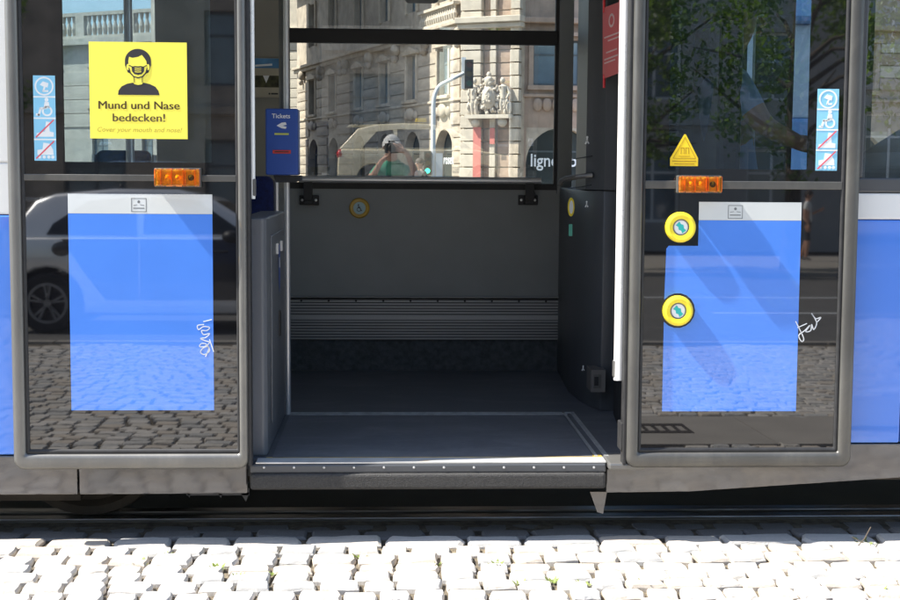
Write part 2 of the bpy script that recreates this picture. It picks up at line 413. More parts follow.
for a, b, z in ((wl0 - .03, wl1 + .01, sill), (-3.6, -1.87, sill), (wr0, wr1, zg1), (wr2, 3.0, zg1)):
    MB().box(a, b, YB + .02, YB + .028, z, 2.28).build('side_window', g_side if a < wr2 - .01 else g_far, tram)
# inner lining of the near wall
MB().box(XL, dl - .03, YB + .055, YB + .075, ZF, sill).build('inner_lining', lid_grey, tram)
MB().box(dr + .04, XR, YB + .055, YB + .075, ZF, zg1).build('inner_lining', dk_grey, tram)
MB().box(XL, XR, YB + .055, YB + .10, 2.20, ZC).build('inner_lining', ceil_m, tram)
# roof, ceiling, ends
MB().prism([(XL, 2.62), (XR, 2.62), (XR - .1, 2.9), (XL, 2.9)], YB + .06, 2.35).build('roof', paint_w, tram, bevel=.05)
MB().box(XL, XR, YB + .10, YF, ZC, ZC + .03).build('ceiling', ceil_m, tram)
MB().box(XL - .05, XL, YB, YF + .05, .25, 2.62).build('end_wall', lid_grey, tram)
# front: wind screen with frame
MB().box(XR, XR + .06, YB, YF + .05, .25, 1.1).build('front_panel', paint_b, tram, bevel=.03)
MB().box(XR, XR + .02, YB + .08, YF, 1.1, 2.3).build('windscreen', g_side, tram)
MB().box(XR, XR + .05, YB, YB + .08, 1.1, 2.3).box(XR, XR + .05, YF - .03, YF + .05, 1.1, 2.3).box(XR, XR + .05, YB, YF + .05, 2.3, 2.62).build('windscreen_frame', dk_grey, tram)
# floor
MB().box(XL, XR, YB + .03, YF, ZF - .06, ZF).build('floor', floor_m, tram)
# ---- skirts
def skirt(x0, x1, pts, Y=YB + .004):
    m = MB(); m.prism(pts, Y, Y + .03)
    return m.build('skirt', skirt_m, tram, bevel=.005)
zs0 = Z(120, 495, YB); zsT = zl0 - .004
xs = X(78, 482, YB)
skirt(0, 0, [(XL, zs0), (xs - .003, zs0), (xs - .003, zsT), (XL, zsT)])
skirt(0, 0, [(xs + .003, zs0), (dl - .004, zs0 + .002), (dl - .004, zsT), (xs + .003, zsT)])
zr0 = Z(640, 493, YB); rs = X(606, 480, YB)
skirt(0, 0, [(rs + .002, zr0), (X(690, 492, YB), Z(690, 492, YB)), (X(900, 478, YB), Z(900, 478, YB)), (XR, Z(900, 478, YB) + .12), (XR, zb0 - .004), (dr + .03, zb0 - .004), (dr + .03, Z(628, 469, YB)), (rs + .002, Z(628, 469, YB))])
# torn rubber lip under the left skirt and bent flap beside the step
m = MB(); zt = zs0
for a, b, dz in ((186, 190, .014), (217, 222, .016), (240, 249, .03)):
    m.prism([(X(a, 496, YB), zt + .004), (X(b, 496, YB), zt + .004), (X((a + b) / 2 + 1, 496, YB), zt - dz)], YB + .012, YB + .02)
m.box(X(186, 496, YB), X(249, 496, YB), YB + .012, YB + .02, zt - .006, zt + .02)
m.build('torn_lip', rubber, tram)
MB().prism([(X(590, 492, .12), Z(590, 492, .12)), (X(607, 492, .12), Z(607, 492, .12)), (X(603, 516, .12), Z(603, 514, .12)), (X(597, 516, .12), Z(597, 512, .12))], .12, .128).build('bent_flap', skirt_m, tram)
# ---- door step
a, b = X(250, 475, .05), X(606, 475, .05)
st = MB(); st.box(a, b, .05, .22, Z(430, 473, .05), ZF - .004)
st.build('step_plate', dk_grey, tram, bevel=.006)
MB().box(a, b, .040, .20, Z(430, 490, .04), Z(430, 473.5, .04)).build('step_bumper', bump_m, tram, bevel=.012, seg=3)
for k in range(12):
    xx = X(264 + k * 30, 467, .05)
    MB().lathe([(0, -.004), (.0035, -.003), (.0045, 0)], (xx, .0495, Z(264 + k * 30, 467.5, .05)), 'y', n=10).build('rivet', steel, tram, smooth=True)
MB().box(a + .02, b, .055, .128, ZF - .002, ZF + .003).build('sunlit_step_edge', mat('worn_sunlit_metal', (.55, .55, .53), .38, .3, .18, 9), tram)  # bright colour and width paint the band of sunlight on the step
MB().prismz([(a + .05, .128), (b, .128), (b, .175), (a + .05, .145)], ZF - .002, ZF + .0025).build('sunlit_yellow_edge', edge_y, tram)  # yellow edge, widened to the right in the shape of the sunlit wedge
MB().box(b + .004, dr + .06, .02, .20, Z(616, 470, .03), ZF + .004).build('sill_plate', alu, tram, bevel=.008)
# ---- ramp plate let into the floor with its light border strips
yr = 4.53 + .0
def fl(px, py):
    d = ray(px, py); p = CAM + d * ((ZF - CAM.z) / d.z); return p
q0, q1, q2 = fl(285, 413), fl(569, 413), fl(603, 449)
ry = (q0.y + q1.y) / 2
lx = fl(268, 455).x + .02
MB().box(lx, q1.x - .03, .14, ry - .035, ZF, ZF + .003).build('ramp_plate', plate_m, tram)
m = MB()
m.box(lx, q1.x + .02, ry - .012, ry, ZF, ZF + .0045); m.box(lx, q1.x - .015, ry - .062, ry - .045, ZF, ZF + .0055)
def diag(x0, x1, wd): m.prismz([(x0, ry), (x0 + wd, ry), (x1 + wd, .14), (x1, .14)], ZF, ZF + .0045)
dx = q2.x - q1.x
diag(q1.x + .005, q1.x + .005 + dx * .25, .016); diag(q1.x - .03, q1.x - .03 + dx * .25, .011)
m.build('ramp_border', tape_m, tram)
# ---- under frame and wheels
MB().box(XL, XR, .55, 2.0, .16, ZF - .06).build('underframe', rust, tram)
MB().box(XL, XR, YB + .04, .55, .2, ZF - .06).build('underframe', rust, tram)
MB().box(XL, -1.15, .30, .36, .09, .22).build('bogie_frame', rust, tram)
wc = at(92, 470, .50)
for dxw in (0, -1.75):
    for yw in (.45, 1.88):
        MB().lathe([(0, 0), (.07, -.02), (.10, -.02), (.12, .015), (.25, .02), (.27, -.01), (.30, -.015), (.30, .06), (.315, .065), (.315, .085), (0, .085)], (wc.x + dxw, yw, .300), 'y', n=40).build('wheel', [rust], tram, smooth=True)
# ---- far wall
wx0, wx1 = X(289, 100, YF), X(557, 100, YF)
zs = Z(430, 187, YF)
zk0, zk1 = Z(430, 340, YF - .03), Z(430, 297, YF - .03)
wl_a, wl_b = X(40, 100, YF), X(156, 100, YF)
MB().box(XL, XR, YF, YF + .05, ZF, zs - .01).build('far_wall', lid_grey, tram)
MB().box(wl_b, wx0 - .012, YF, YF + .05, zs - .01, ZC).build('window_pillar', beige_m, tram)
MB().box(wx1 + .005, X(572, 100, YF), YF - .03, YF + .05, zs - .03, ZC).build('window_pillar', lid_grey, tram)
MB().box(XL, XR, YF, YF + .05, 2.32, ZC).build('far_header', lid_grey, tram)
MB().box(-3.6, -3.3, YF, YF + .05, zs - .01, 2.32).build('window_pillar', beige_m, tram)
# outer skin of the far side
MB().box(XL, XR, YF + .052, YF + .07, .2, zs - .012).build('far_side_panel', paint_b, tram)
# far window: black frame and glass, leaning inwards at the top like the body
def pane(name, x0, x1, z0, z1, m, Y, th):
    o = MB().box(x0, x1, -.003, .003, 0, z1 - z0).build(name, m, tram); o.location = (0, Y, z0); o.rotation_euler.x = th; return o
pane('far_window', wx0, wx1, zs, 2.32, g_far, YF + .035, TH)
pane('far_window', wl_a - .6, wl_b, zs, 2.32, g_far, YF + .035, TH)
pane('far_window', -3.3, wl_a - .66, zs, 2.32, g_far, YF + .035, TH)
m = MB(); m.box(wx0 - .012, wx1 + .005, YF - .004, YF + .03, zs - .012, zs + .02)
m.box(wx1 - .012, wx1 + .005, YF - .004, YF + .03, zs + .02, 2.32); m.box(wx0 - .012, wx0 + .004, YF - .004, YF + .03, zs + .02, 2.32)
m.build('window_gasket', rubber, tram)
MB().box(wx0, wx1, YF - .012, YF + .02, Z(430, 44, YF), Z(430, 29.5, YF)).build('window_bar', black_m, tram, bevel=.005)
MB().box(wl_a - .66, wl_a - .6, YF, YF + .04, zs, 2.32).build('window_post', rubber, tram)
# right part of far wall (gap, then cab side windows)
gx0, gx1 = X(573, 100, YF), X(579, 100, YF)
MB().box(gx1 + .02, X(745, 100, YF + .02), YF, YF + .05, zs - .01, 2.32).build('far_post', dk_grey, tram)
sx = [X(742, 100, YF), X(754, 100, YF), X(793, 100, YF), X(812, 100, YF)]
MB().box(sx[1], sx[2], YF, YF + .05, zs - .01, 2.32).build('far_post', dk_grey, tram)
MB().box(sx[3], X(872, 100, YF), YF, YF + .05, zs - .01, 2.32).build('far_post', dk_grey, tram)
for aa, bb in ((sx[0], sx[1]), (sx[2], sx[3]), (X(872, 100, YF), XR)):
    MB().box(aa, bb, YF + .03, YF + .036, zs - .01, 2.32).build('cab_window', g_side, tram)
# ribbed aluminium kick panel
m = MB(); y0 = YF - .012
m.box(wx0, wx1 + .04, y0 - .012, YF - .001, zk0, zk1)
zz = zk0 + .004; zm = Z(430, 318, YF - .03); nr = 15
for k in range(nr):
    c = zk0 + (k + .5) * (zk1 - zk0) / nr; hgt = (zk1 - zk0) / nr * .27
    if abs(c - zm) < .012: continue
    m.box(wx0, wx1 + .04, y0 - .022, y0 - .012, c - hgt, c + hgt)
m.box(wx0, wx1 + .04, y0 - .026, y0 - .012, zm - .009, zm + .009)
m.box(wx0, wx1 + .04, y0 - .022, y0 - .012, zk1 - .012, zk1)
for k_ in range(6): m.m[k_] = 1
kp = m.build('ribbed_kick_panel', [mat('ribbed_aluminium', (.34, .34, .34), .42, .25, .06, 2, .03, 60), dk_grey], tram)
for k in range(10):
    MB().lathe([(0, -.003), (.004, -.002), (.006, 0)], (wx0 + .06 + k * .14, y0 - .022, zk1 - .020), 'y', n=8).build('screw', black_m, tram)
MB().box(wx0, wx1 + .04, y0 - .004, YF - .001, ZF, zk0 - .002).build('kick_board', mat('carpeted_kick_board', (.075, .08, .082), .9, 0, .3, 40, .4, 90), tram)
# handrail below the window
hz = Z(430, 180, YF - .1)
MB().tube([(X(299, 180, YF - .1), YF - .1, hz), (X(541, 180, YF - .1), YF - .1, hz)], .017, n=14).build('window_handrail', steel, tram, smooth=True)
for px in (308, 530):
    bx_ = X(px, 180, YF - .1); zb = Z(px, 200, YF - .02)
    MB().box(bx_ - .022, bx_ + .022, YF - .112, YF - .088, zb, hz - .012).box(bx_ - .022, bx_ + .022, YF - .112, YF - .002, zb - .02, zb).box(bx_ - .05, bx_ + .05, YF - .022, YF - .001, zb - .026, zb + .024).build('rail_bracket', rubber, tram, bevel=.003)
    for q in (-.035, .035): MB().lathe([(0, -.004), (.006, -.003), (.007, 0)], (bx_ + q, YF - .022, zb), 'y', n=10).build('bolt', steel, tram)
# wheelchair call button
p = at(359.5, 208, YF)
m = MB(); m.lathe([(.034, -.001), (.05, -.004), (.052, -.014), (.046, -.020), (.033, -.018), (.031, -.010)], (p.x, p.y, p.z), 'y', 0, 28); m.disc(p.x, p.z, .032, p.y - .012, p.y - .008, 1)
def wheelchair(m, x, z, h, y0, y1, mi):
    m.ring(x + .03 * h, z - .16 * h, .20 * h, .27 * h, y0, y1, mi, 20); m.disc(x - .02 * h, z + .40 * h, .085 * h, y0, y1, mi, 14)
    m.stroke([(x - .03 * h, z + .30 * h), (x - .02 * h, z + .02 * h), (x + .19 * h, z + .0 * h), (x + .29 * h, z - .32 * h), (x + .38 * h, z - .29 * h)], .10 * h, y0, y1, mi)
    m.stroke([(x - .02 * h, z + .18 * h), (x + .16 * h, z + .16 * h)], .07 * h, y0, y1, mi)
wheelchair(m, p.x - .004, p.z, .042, p.y - .0135, p.y - .0122, 2)
m.build('call_button', [gold, mat('pale_blue_cap', (.35, .5, .52), .4, 0, .05), ink], tram, smooth=False)

# ---- left casing, pole, validator, seat
c0 = fl(268, 455); c1 = fl(287, 415)
ct = Z(255, 218, .17)
cxl = X(238, 300, .17)
m = MB(); cr = c0.x
m.prismz([(cxl, .17), (cr - .012, .17), (cr, .19), (cr, c1.y), (cxl, c1.y)], ZF, ct)
cas = m.build('screen_casing', case_grey, tram, bevel=.006)
MB().box(cr, cr + .006, .33, c1.y - .06, ZF + .09, ct - .07).build('casing_door', case_grey, cas, bevel=.003)
dz_ = ct - .12
m = MB(); m.prism([(0, 0)] * 0 or [(.0, 0), (.05, 0), (.05, .11), (.025, .16), (0, .11)], 0, .001)
yb = .60
m = MB(); m.add([(cr + .0075, yb, dz_), (cr + .0075, yb + .07, dz_), (cr + .0075, yb + .06, dz_ - .14), (cr + .0075, yb + .035, dz_ - .20), (cr + .0075, yb + .01, dz_ - .14)], [(0, 1, 2, 3, 4)])
m.add([(cr + .0085, yb + .02, dz_ - .05), (cr + .0085, yb + .05, dz_ - .05), (cr + .0085, yb + .05, dz_ - .09), (cr + .0085, yb + .02, dz_ - .09)], [(0, 1, 2, 3)], 1)
m.build('casing_sticker', [val_b, wht], cas)
for yl_ in (yb - .08, yb + .11): MB().box(cr + .006, cr + .014, yl_, yl_ + .03, dz_ - .03, dz_ + .01).build('casing_latch', steel, cas)
MB().box(cr + .006, cr + .012, yb + .015, yb + .05, dz_ - .36, dz_ - .26).build('casing_handle', black_m, cas)
pp = at(287.5, 300, .99)
MB().tube([(pp.x, .99, ZF), (pp.x, .99, ZC)], .0125, n=14).build('grab_pole', steel, tram, smooth=True)
MB().tube([(pp.x - .016, 1.04, Z(283, 110, 1.0)), (pp.x - .016, 1.04, ZC)], .019, n=14).build('grab_pole', alu, tram, smooth=True)
v0, v1 = at(265.5, 175, .93), at(298, 108.5, .93)
m = MB(); m.box(v0.x, v1.x, .93, 1.05, v0.z, v1.z)
val = m.build('ticket_validator', val_b, tram, bevel=.008, seg=3)
cxv = (v0.x + v1.x) / 2; k = (v1.x - v0.x) / 32.5
m = MB(); m.text('Tickets', cxv - .002, v1.z - 9.5 * k, 6.2 * k, .9288, 0, bold=.012)
m.prism([(cxv - 5 * k, v1.z - 17 * k), (cxv, v1.z - 14 * k), (cxv + 4 * k, v1.z - 13.5 * k), (cxv + 5 * k, v1.z - 16 * k), (cxv + 1 * k, v1.z - 17 * k), (cxv + 5 * k, v1.z - 18 * k), (cxv + 4 * k, v1.z - 20 * k), (cxv, v1.z - 19.5 * k)], .9285, .929, 0)
m.build('validator_print', wht, val)
m = MB(); m.box(cxv - 7 * k, cxv + 7 * k, .927, .931, v1.z - 26 * k, v1.z - 24.3 * k); m.build('card_slot', mat('yellow_green_slot', (.55, .6, .1), .4), val)
m = MB(); m.box(cxv - 9 * k, cxv + 9 * k, .926, .931, v1.z - 44.5 * k, v1.z - 41 * k); m.box(cxv - 7 * k, cxv + 7 * k, .9252, .926, v1.z - 43.2 * k, v1.z - 42.2 * k, 1); m.build('card_slot', [mat('red_slot', (.6, .05, .04), .4), ink], val)
MB().prism([(v0.x + .03, v0.z - .001), (v1.x + .008, v0.z - .001), (v1.x + .008, v0.z - .02), (v1.x - .02, v0.z - .03), (v0.x + .04, v0.z - .03)], .95, 1.06).build('validator_bracket', rubber, val)
# seats behind the casing
def seat_unit(x0, x1, y, h):
    m = MB(); m.box(x0, x1, y, y + .07, ZF + .42, h); se = m.build('seat', seat_b, tram, bevel=.03, seg=3)
    MB().box(x0, x1, y + .07, y + .48, ZF + .38, ZF + .46).build('seat_cushion', seat_b, se, bevel=.03, seg=3)
    m = MB(); m.tube([(x1 + .012, y + .04, ZF), (x1 + .012, y + .04, h - .02)], .011, n=8); m.tube([(x0 - .012, y + .04, ZF), (x0 - .012, y + .04, h - .02)], .011, n=8); m.build('seat_frame', steel, se, smooth=True)
    return se
seat_unit(X(246, 200, 1.25), X(273, 200, 1.25), 1.25, Z(260, 176, 1.25))
seat_unit(X(95, 160, 1.5), X(150, 160, 1.5), 1.5, Z(110, 150, 1.5))
MB().tube([(X(128, 20, .9), .9, ZF), (X(128, 20, .9), .9, ZC)], .017, n=14).build('grab_pole', steel, tram, smooth=True)
# brochure holder on the pillar
pa, pb = at(253, 97, YF - .02), at(279.5, 58, YF - .02)
kx = (pb.x - pa.x); kz = (pb.z - pa.z)
m = MB(); m.box(pa.x, pb.x, YF - .022, YF - .001, pa.z, pb.z, 0)
yq = YF - .0235
m.box(pa.x + .02 * kx, pb.x - .02 * kx, yq, yq + .001, pb.z - .26 * kz, pb.z - .01 * kz, 1); m.box(pa.x + .02 * kx, pb.x - .02 * kx, yq, yq + .001, pa.z + .25 * kz, pa.z + .55 * kz, 2)
m.prism([(pa.x + .38 * kx, pa.z + .55 * kz), (pa.x + .5 * kx, pa.z + .36 * kz), (pa.x + .62 * kx, pa.z + .55 * kz)], yq - .0008, yq, 3)
m.text('Minga', pa.x + .5 * kx, pb.z - .20 * kz, .17 * kz, yq - .0008, 3) if False else None
m.stroke([(pa.x + .12 * kx, pb.z - .2 * kz), (pa.x + .7 * kx, pb.z - .17 * kz)], .05 * kz, yq - .0008, yq, 3)
m.disc(pa.x + .62 * kx, pa.z + .09 * kz, .025 * kz, yq - .0008, yq, 4, 10); m.stroke([(pa.x + .7 * kx, pa.z + .09 * kz), (pa.x + .92 * kx, pa.z + .09 * kz)], .04 * kz, yq - .0008, yq, 4)
m.build('brochure_holder', [mat('cream_card', (.46, .42, .32), .6), mat('blue_print', (.08, .24, .45), .5, 0, .2, 20), mat('green_print', (.0, .0, .0), .5, 0, 0, 30, col2=(.10, .10, .035)), wht, ink], tram)
MB().box(pa.x - .018, pa.x - .006, YF - .02, YF - .001, pa.z + .7 * kz, pb.z + .30 * kz).build('holder_clip', beige_m, tram)

# ---- right: cabinet pillar, cab partition
cx1 = fl(600, 411).x
zcab = Z(566, 189, 1.5)
f1, f2, f3, f4 = fl(568, 392), fl(578, 400), fl(589, 407), fl(600, 411)
MB().prismz([(wx1 + .02, YF - .002), (f1.x + .012, f1.y + .25), (f1.x, f1.y), (f2.x, f2.y), (f3.x, f3.y), (f4.x, f4.y), (f4.x + .08, f4.y), (f4.x + .08, YF - .002)], ZF, zcab).build('side_cabinet', dk_grey, tram, smooth=True, bevel=.006)
yp = 1.45
pts = [(X(577, 100, yp), yp), (X(581, 100, 1.32), 1.32), (X(587, 100, 1.18), 1.18), (f3.x + .005, f3.y - .01), (f4.x - .002, f4.y - .012), (f4.x + .05, f4.y - .012), (f4.x + .05, yp)]
pil = MB().prismz(pts, zcab + .003, ZC).build('cabinet_pillar', dk_grey, tram, smooth=True)
def on_pil(px, py, Y=1.28): return at(px, py, Y)
# grab handle
h0, h1 = at(560, 181, 1.30), at(590, 175, 1.16)
MB().tube([h0 + Vector((.0, -.02, -.014)), h0 + Vector((.002, -.035, .002)), h0 + Vector((.02, -.05, .012)), (h0 + h1) / 2 + Vector((0, -.07, .005)), h1 + Vector((0, -.03, 0)), h1 + Vector((.02, .05, 0))], .011, n=10).build('grab_handle', alu, pil, smooth=True)
for py, px in ((158, 578), (187, 577)):
    a_, b_ = at(px - 6, py + 1, 1.31), at(px + 14, py - 2, 1.10)
    MB().tube([a_, (a_ + b_) / 2 + Vector((0, -.04, 0)), b_], .0025, n=5).build('panel_seam', black_m, pil)
p = at(571, 207, 1.29); MB().disc(0, 0, .042, -.006, .004, 0, 20, .015).disc(0, 0, .03, -.008, -.006, 1, 16, .009).build('door_button', [yel_btn, wht], pil).location = (p.x, p.y, p.z)
p = at(570.5, 230, 1.29); MB().box(-.008, .008, -.003, .003, -.026, .026).build('green_sticker', mat('mint_sticker', (.12, .5, .36), .5), pil).location = p
for px, py, hh in ((587, 140, .03), (586.5, 204, .024), (583, 368, .02)):
    p = at(px, py, 1.10); mm_ = MB(); mm_.disc(0, hh * .42, hh * .16, -.004, -.003, 0, 10); mm_.stroke([(0, hh * .25), (0, -.1 * hh), (-.22 * hh, -.5 * hh)], hh * .2, -.004, -.003); mm_.stroke([(0, -.1 * hh), (.22 * hh, -.45 * hh)], hh * .18, -.004, -.003)
    mm_.build('person_icon', wht, pil).location = (p.x, p.y, p.z)
p = at(597, 380, 1.02); mm_ = MB(); mm_.box(-.03, .032, -.03, .10, -.048, .048, 0); mm_.box(-.022, .012, -.033, -.03, -.03, .03, 1); mm_.box(-.018, .002, -.0345, -.033, -.02, .02, 2)
mm_.build('socket_box', [mat('taupe_box', (.12, .11, .10), .5), alu_d, black_m], tram, bevel=.003).location = p
# cab partition: dark panel running towards the door edge with a dark glazed upper half
q = fl(600, 411); e = fl(627, 424)
pa_, pb_ = Vector((cx1 + .06, 1.00)), Vector((dr + .06, .42))
def part_box(z0, z1, name, m, inset=0):
    d = (pb_ - pa_); n = Vector((-d.y, d.x)).normalized() * .012
    P = [pa_ - n, pb_ - n, pb_ + n, pa_ + n]
    return MB().prismz([tuple(v) for v in P], z0, z1).build(name, m, tram)
zp = Z(612, 183, .9)
part_box(ZF, zp, 'cab_partition', black_m); part_box(zp + .03, ZC, 'partition_glass', glass('dark_partition_glass', (.30, .33, .36), 1.5)); part_box(zp + .002, zp + .028, 'partition_rail', alu_d)
# cab furniture, driver seat, desk
MB().box(1.05, XR - .5, .95, 1.0, ZF, 1.28).build('cab_cupboard', black_m, tram)
MB().box(1.15, 1.32, 1.6, YF - .03, ZF, 2.3).build('cab_cupboard', dk_grey, tram)
m = MB(); m.prism([(2.10, .75), (3.2, .75), (3.2, 1.50), (2.62, 1.56), (2.40, 1.42), (2.10, 1.34)], .40, YF - .06)
m.build('driver_desk', black_m, tram, bevel=.04, seg=3)
m = MB(); m.box(1.34, 1.44, .85, 1.35, 1.0, 1.95); m.box(1.34, 1.90, .85, 1.35, .80, .92); m.tube([(1.6, 1.1, ZF), (1.6, 1.1, .8)], .08); m.build('driver_seat', black_m, tram, bevel=.03)
# black camera dome housing hung from the ceiling near the top edge of the view
p = at(422, 1, 1.3)
MB().box(p.x - .075, p.x + .075, 1.22, 1.38, p.z - .002, p.z + .05).build('ceiling_box', black_m, tram, bevel=.02, seg=3)
MB().tube([(p.x, 1.3, p.z + .04), (p.x, 1.3, ZC)], .012).build('box_hanger', black_m, tram)

# ================================================================== DOOR LEAVES (in local leaf coordinates)
LZ = .30
M_leaf = Matrix.Translation((0, 0, LZ)) @ Matrix.Rotation(-TH, 4, 'X')
Mi = M_leaf.inverted()
def lp(px, py):
    o = Mi @ CAM; d = Mi.to_3x3() @ ray(px, py); t = -o.y / d.y; p = o + d * t
    return p.x, p.z
def LU(px, py): return lp(px, py)[0]
def LV(px, py): return lp(px, py)[1]
VT = 1.98
def rrect(x0, x1, z0, z1, r, n=6):
    P = []
    for cx, cz, a0 in ((x1 - r, z0 + r, -90), (x1 - r, z1 - r, 0), (x0 + r, z1 - r, 90), (x0 + r, z0 + r, 180)):
        for k in range(n + 1):
            a = R(a0 + 90 * k / n); P.append((cx + r * math.cos(a), cz + r * math.sin(a)))
    return P
def frame_mesh(x0, x1, z0, z1, wl, wr, wb, wt, dep, r):
    m = MB(); prof = [(0, .055), (0, .014), (.05, .006), (.14, .001), (.30, -.002), (.55, -.002), (.70, .001), (.76, .005), (.78, .011), (.84, .009), (.94, .010), (1, .014), (1, .05)]
    vs, fs = [], []; n = 0
    for s_, h in prof:
        L = rrect(x0 + s_ * wl, x1 - s_ * wr, z0 + s_ * wb, z1 - s_ * wt, max(.004, r * (1 - s_)))
        n = len(L); vs += [(p[0], h, p[1]) for p in L]
    for i in range(len(prof) - 1):
        for k in range(n): fs.append((i * n + k, i * n + (k + 1) % n, (i + 1) * n + (k + 1) % n, (i + 1) * n + k))
    for k in range(n): fs.append(((len(prof) - 1) * n + k, (len(prof) - 1) * n + (k + 1) % n, (k + 1) % n, k))
    m.add(vs, fs)
    for k in range(8 * n, 12 * n): m.m[k] = 1
    return m
def leaf(side):
    if side == 'L':
        x0, x1, z0 = LU(8, 235), LU(246.5, 235), LV(130, 470); ix0, ix1, iz0 = LU(26, 300), LU(236, 300), LV(130, 450)
        dv0, dv1 = LV(130, 181), LV(130, 174.5); clr = (LU(62, 80), LU(210, 80), LV(130, 162))
    else:
        x0, x1, z0 = LU(630.5, 235), LU(859, 235), LV(740, 468); ix0, ix1, iz0 = LU(645.5, 235), LU(841, 235), LV(740, 448.5)
        dv0, dv1 = LV(740, 189), LV(740, 181); clr = (LU(671, 80), LU(811, 80), LV(740, 169))
    o = frame_mesh(x0, x1, z0, VT, ix0 - x0, x1 - ix1, iz0 - z0, .06, .05, .035).build('door_leaf', [alu_d if side == 'R' else alu, rubber], tram, smooth=True)
    o.matrix_world = M_leaf; o.parent = tram
    gy = .016
    MB().box(ix0 - .004, ix1 + .004, gy, gy + .006, iz0 - .004, dv0 + .002).build('lower_glass', frit, o)
    MB().box(ix0 - .002, ix1 + .002, gy - .006, gy + .012, dv0, dv1).build('glazing_bar', alu_d, o, bevel=.002)
    # upper glass: black printed border round the clear field
    m = MB(); ut = VT - .055
    m.box(ix0 - .004, clr[0], gy, gy + .006, dv1 - .002, ut); m.box(clr[1], ix1 + .004, gy, gy + .006, dv1 - .002, ut); m.box(clr[0], clr[1], gy, gy + .006, dv1 - .002, clr[2])
    m.build('glass_border', frit, o)
    MB().box(clr[0], clr[1], gy, gy + .006, clr[2], ut).build('upper_glass', g_leaf, o)
    # rubber on the closing edge and inside of the leaf
    xe = x1 if side == 'L' else x0
    sg = 1 if side == 'L' else -1
    MB().box(xe - .002 * sg, xe + .012 * sg, .012, .06, z0 + .01, VT - .02).build('edge_rubber', rubber, o, bevel=.004)
    return o, gy, (x0, x1, z0, ix0, ix1, iz0, dv0, dv1)
LL, gy, dL = leaf('L'); RL, gy, dR = leaf('R')

# blue films
def film(o, pts, wq):
    MB().prism(pts, gy - .0012, gy - .0002).build('blue_film', film_b, o)
    (a, b, c, d) = wq
    m = MB(); m.box(a, b, gy - .0012, gy - .0002, c, d)
    m.build('white_film', film_w, o)
u0, u1 = LU(68.5, 300), LU(212.5, 300)
film(LL, [(u0, LV(140, 411)), (u1, LV(140, 411)), (u1, LV(140, 214)), (u0, LV(140, 214))], (u0, u1, LV(140, 213.8), LV(140, 194)))
ub, uc, ud = LU(664.5, 330), LU(699.5, 230), LU(800, 310)
bt = lp(678.5, 311); br = .062; bt2 = lp(681, 227)
pts = [(ub, LV(730, 412)), (ud, LV(730, 412)), (ud, LV(730, 220.5)), (uc, LV(730, 220.5)), (uc, LV(690, 246))]
pts += [(ub + .012, LV(690, 246)), (ub + .004, LV(690, 249))]
a0 = math.acos((ub - bt[0]) / br) if abs(ub - bt[0]) < br else math.pi
pts += [(bt[0] + br * math.cos(a), bt[1] + br * math.sin(a)) for a in [a0 - (2 * a0) * k / 14 for k in range(15)]]
film(RL, pts, (uc, ud, LV(730, 220.3), LV(730, 202)))
def film_icon(o, px, py):
    c = lp(px, py); s_ = .025; y = gy - .0016; m = MB()
    P = [(c[0] - s_, c[1] - s_ * .9), (c[0] + s_, c[1] - s_ * .9), (c[0] + s_, c[1] + s_ * .9), (c[0] - s_, c[1] + s_ * .9), (c[0] - s_, c[1] - s_ * .9)]
    m.stroke(P, .0022, y, y + .0004); m.disc(c[0], c[1] + .011, .005, y, y + .0004, 0, 10)
    m.stroke([(c[0] - .018, c[1] - .001), (c[0] - .006, c[1] + .001)], .002, y, y + .0004); m.stroke([(c[0] + .005, c[1] + .001), (c[0] + .018, c[1] - .001)], .002, y, y + .0004)
    m.stroke([(c[0] - .018, c[1] - .011), (c[0] + .018, c[1] - .011)], .0035, y, y + .0004)
    m.build('film_icon', grey_ln, o)
film_icon(LL, 138, 205); film_icon(RL, 736.5, 212)

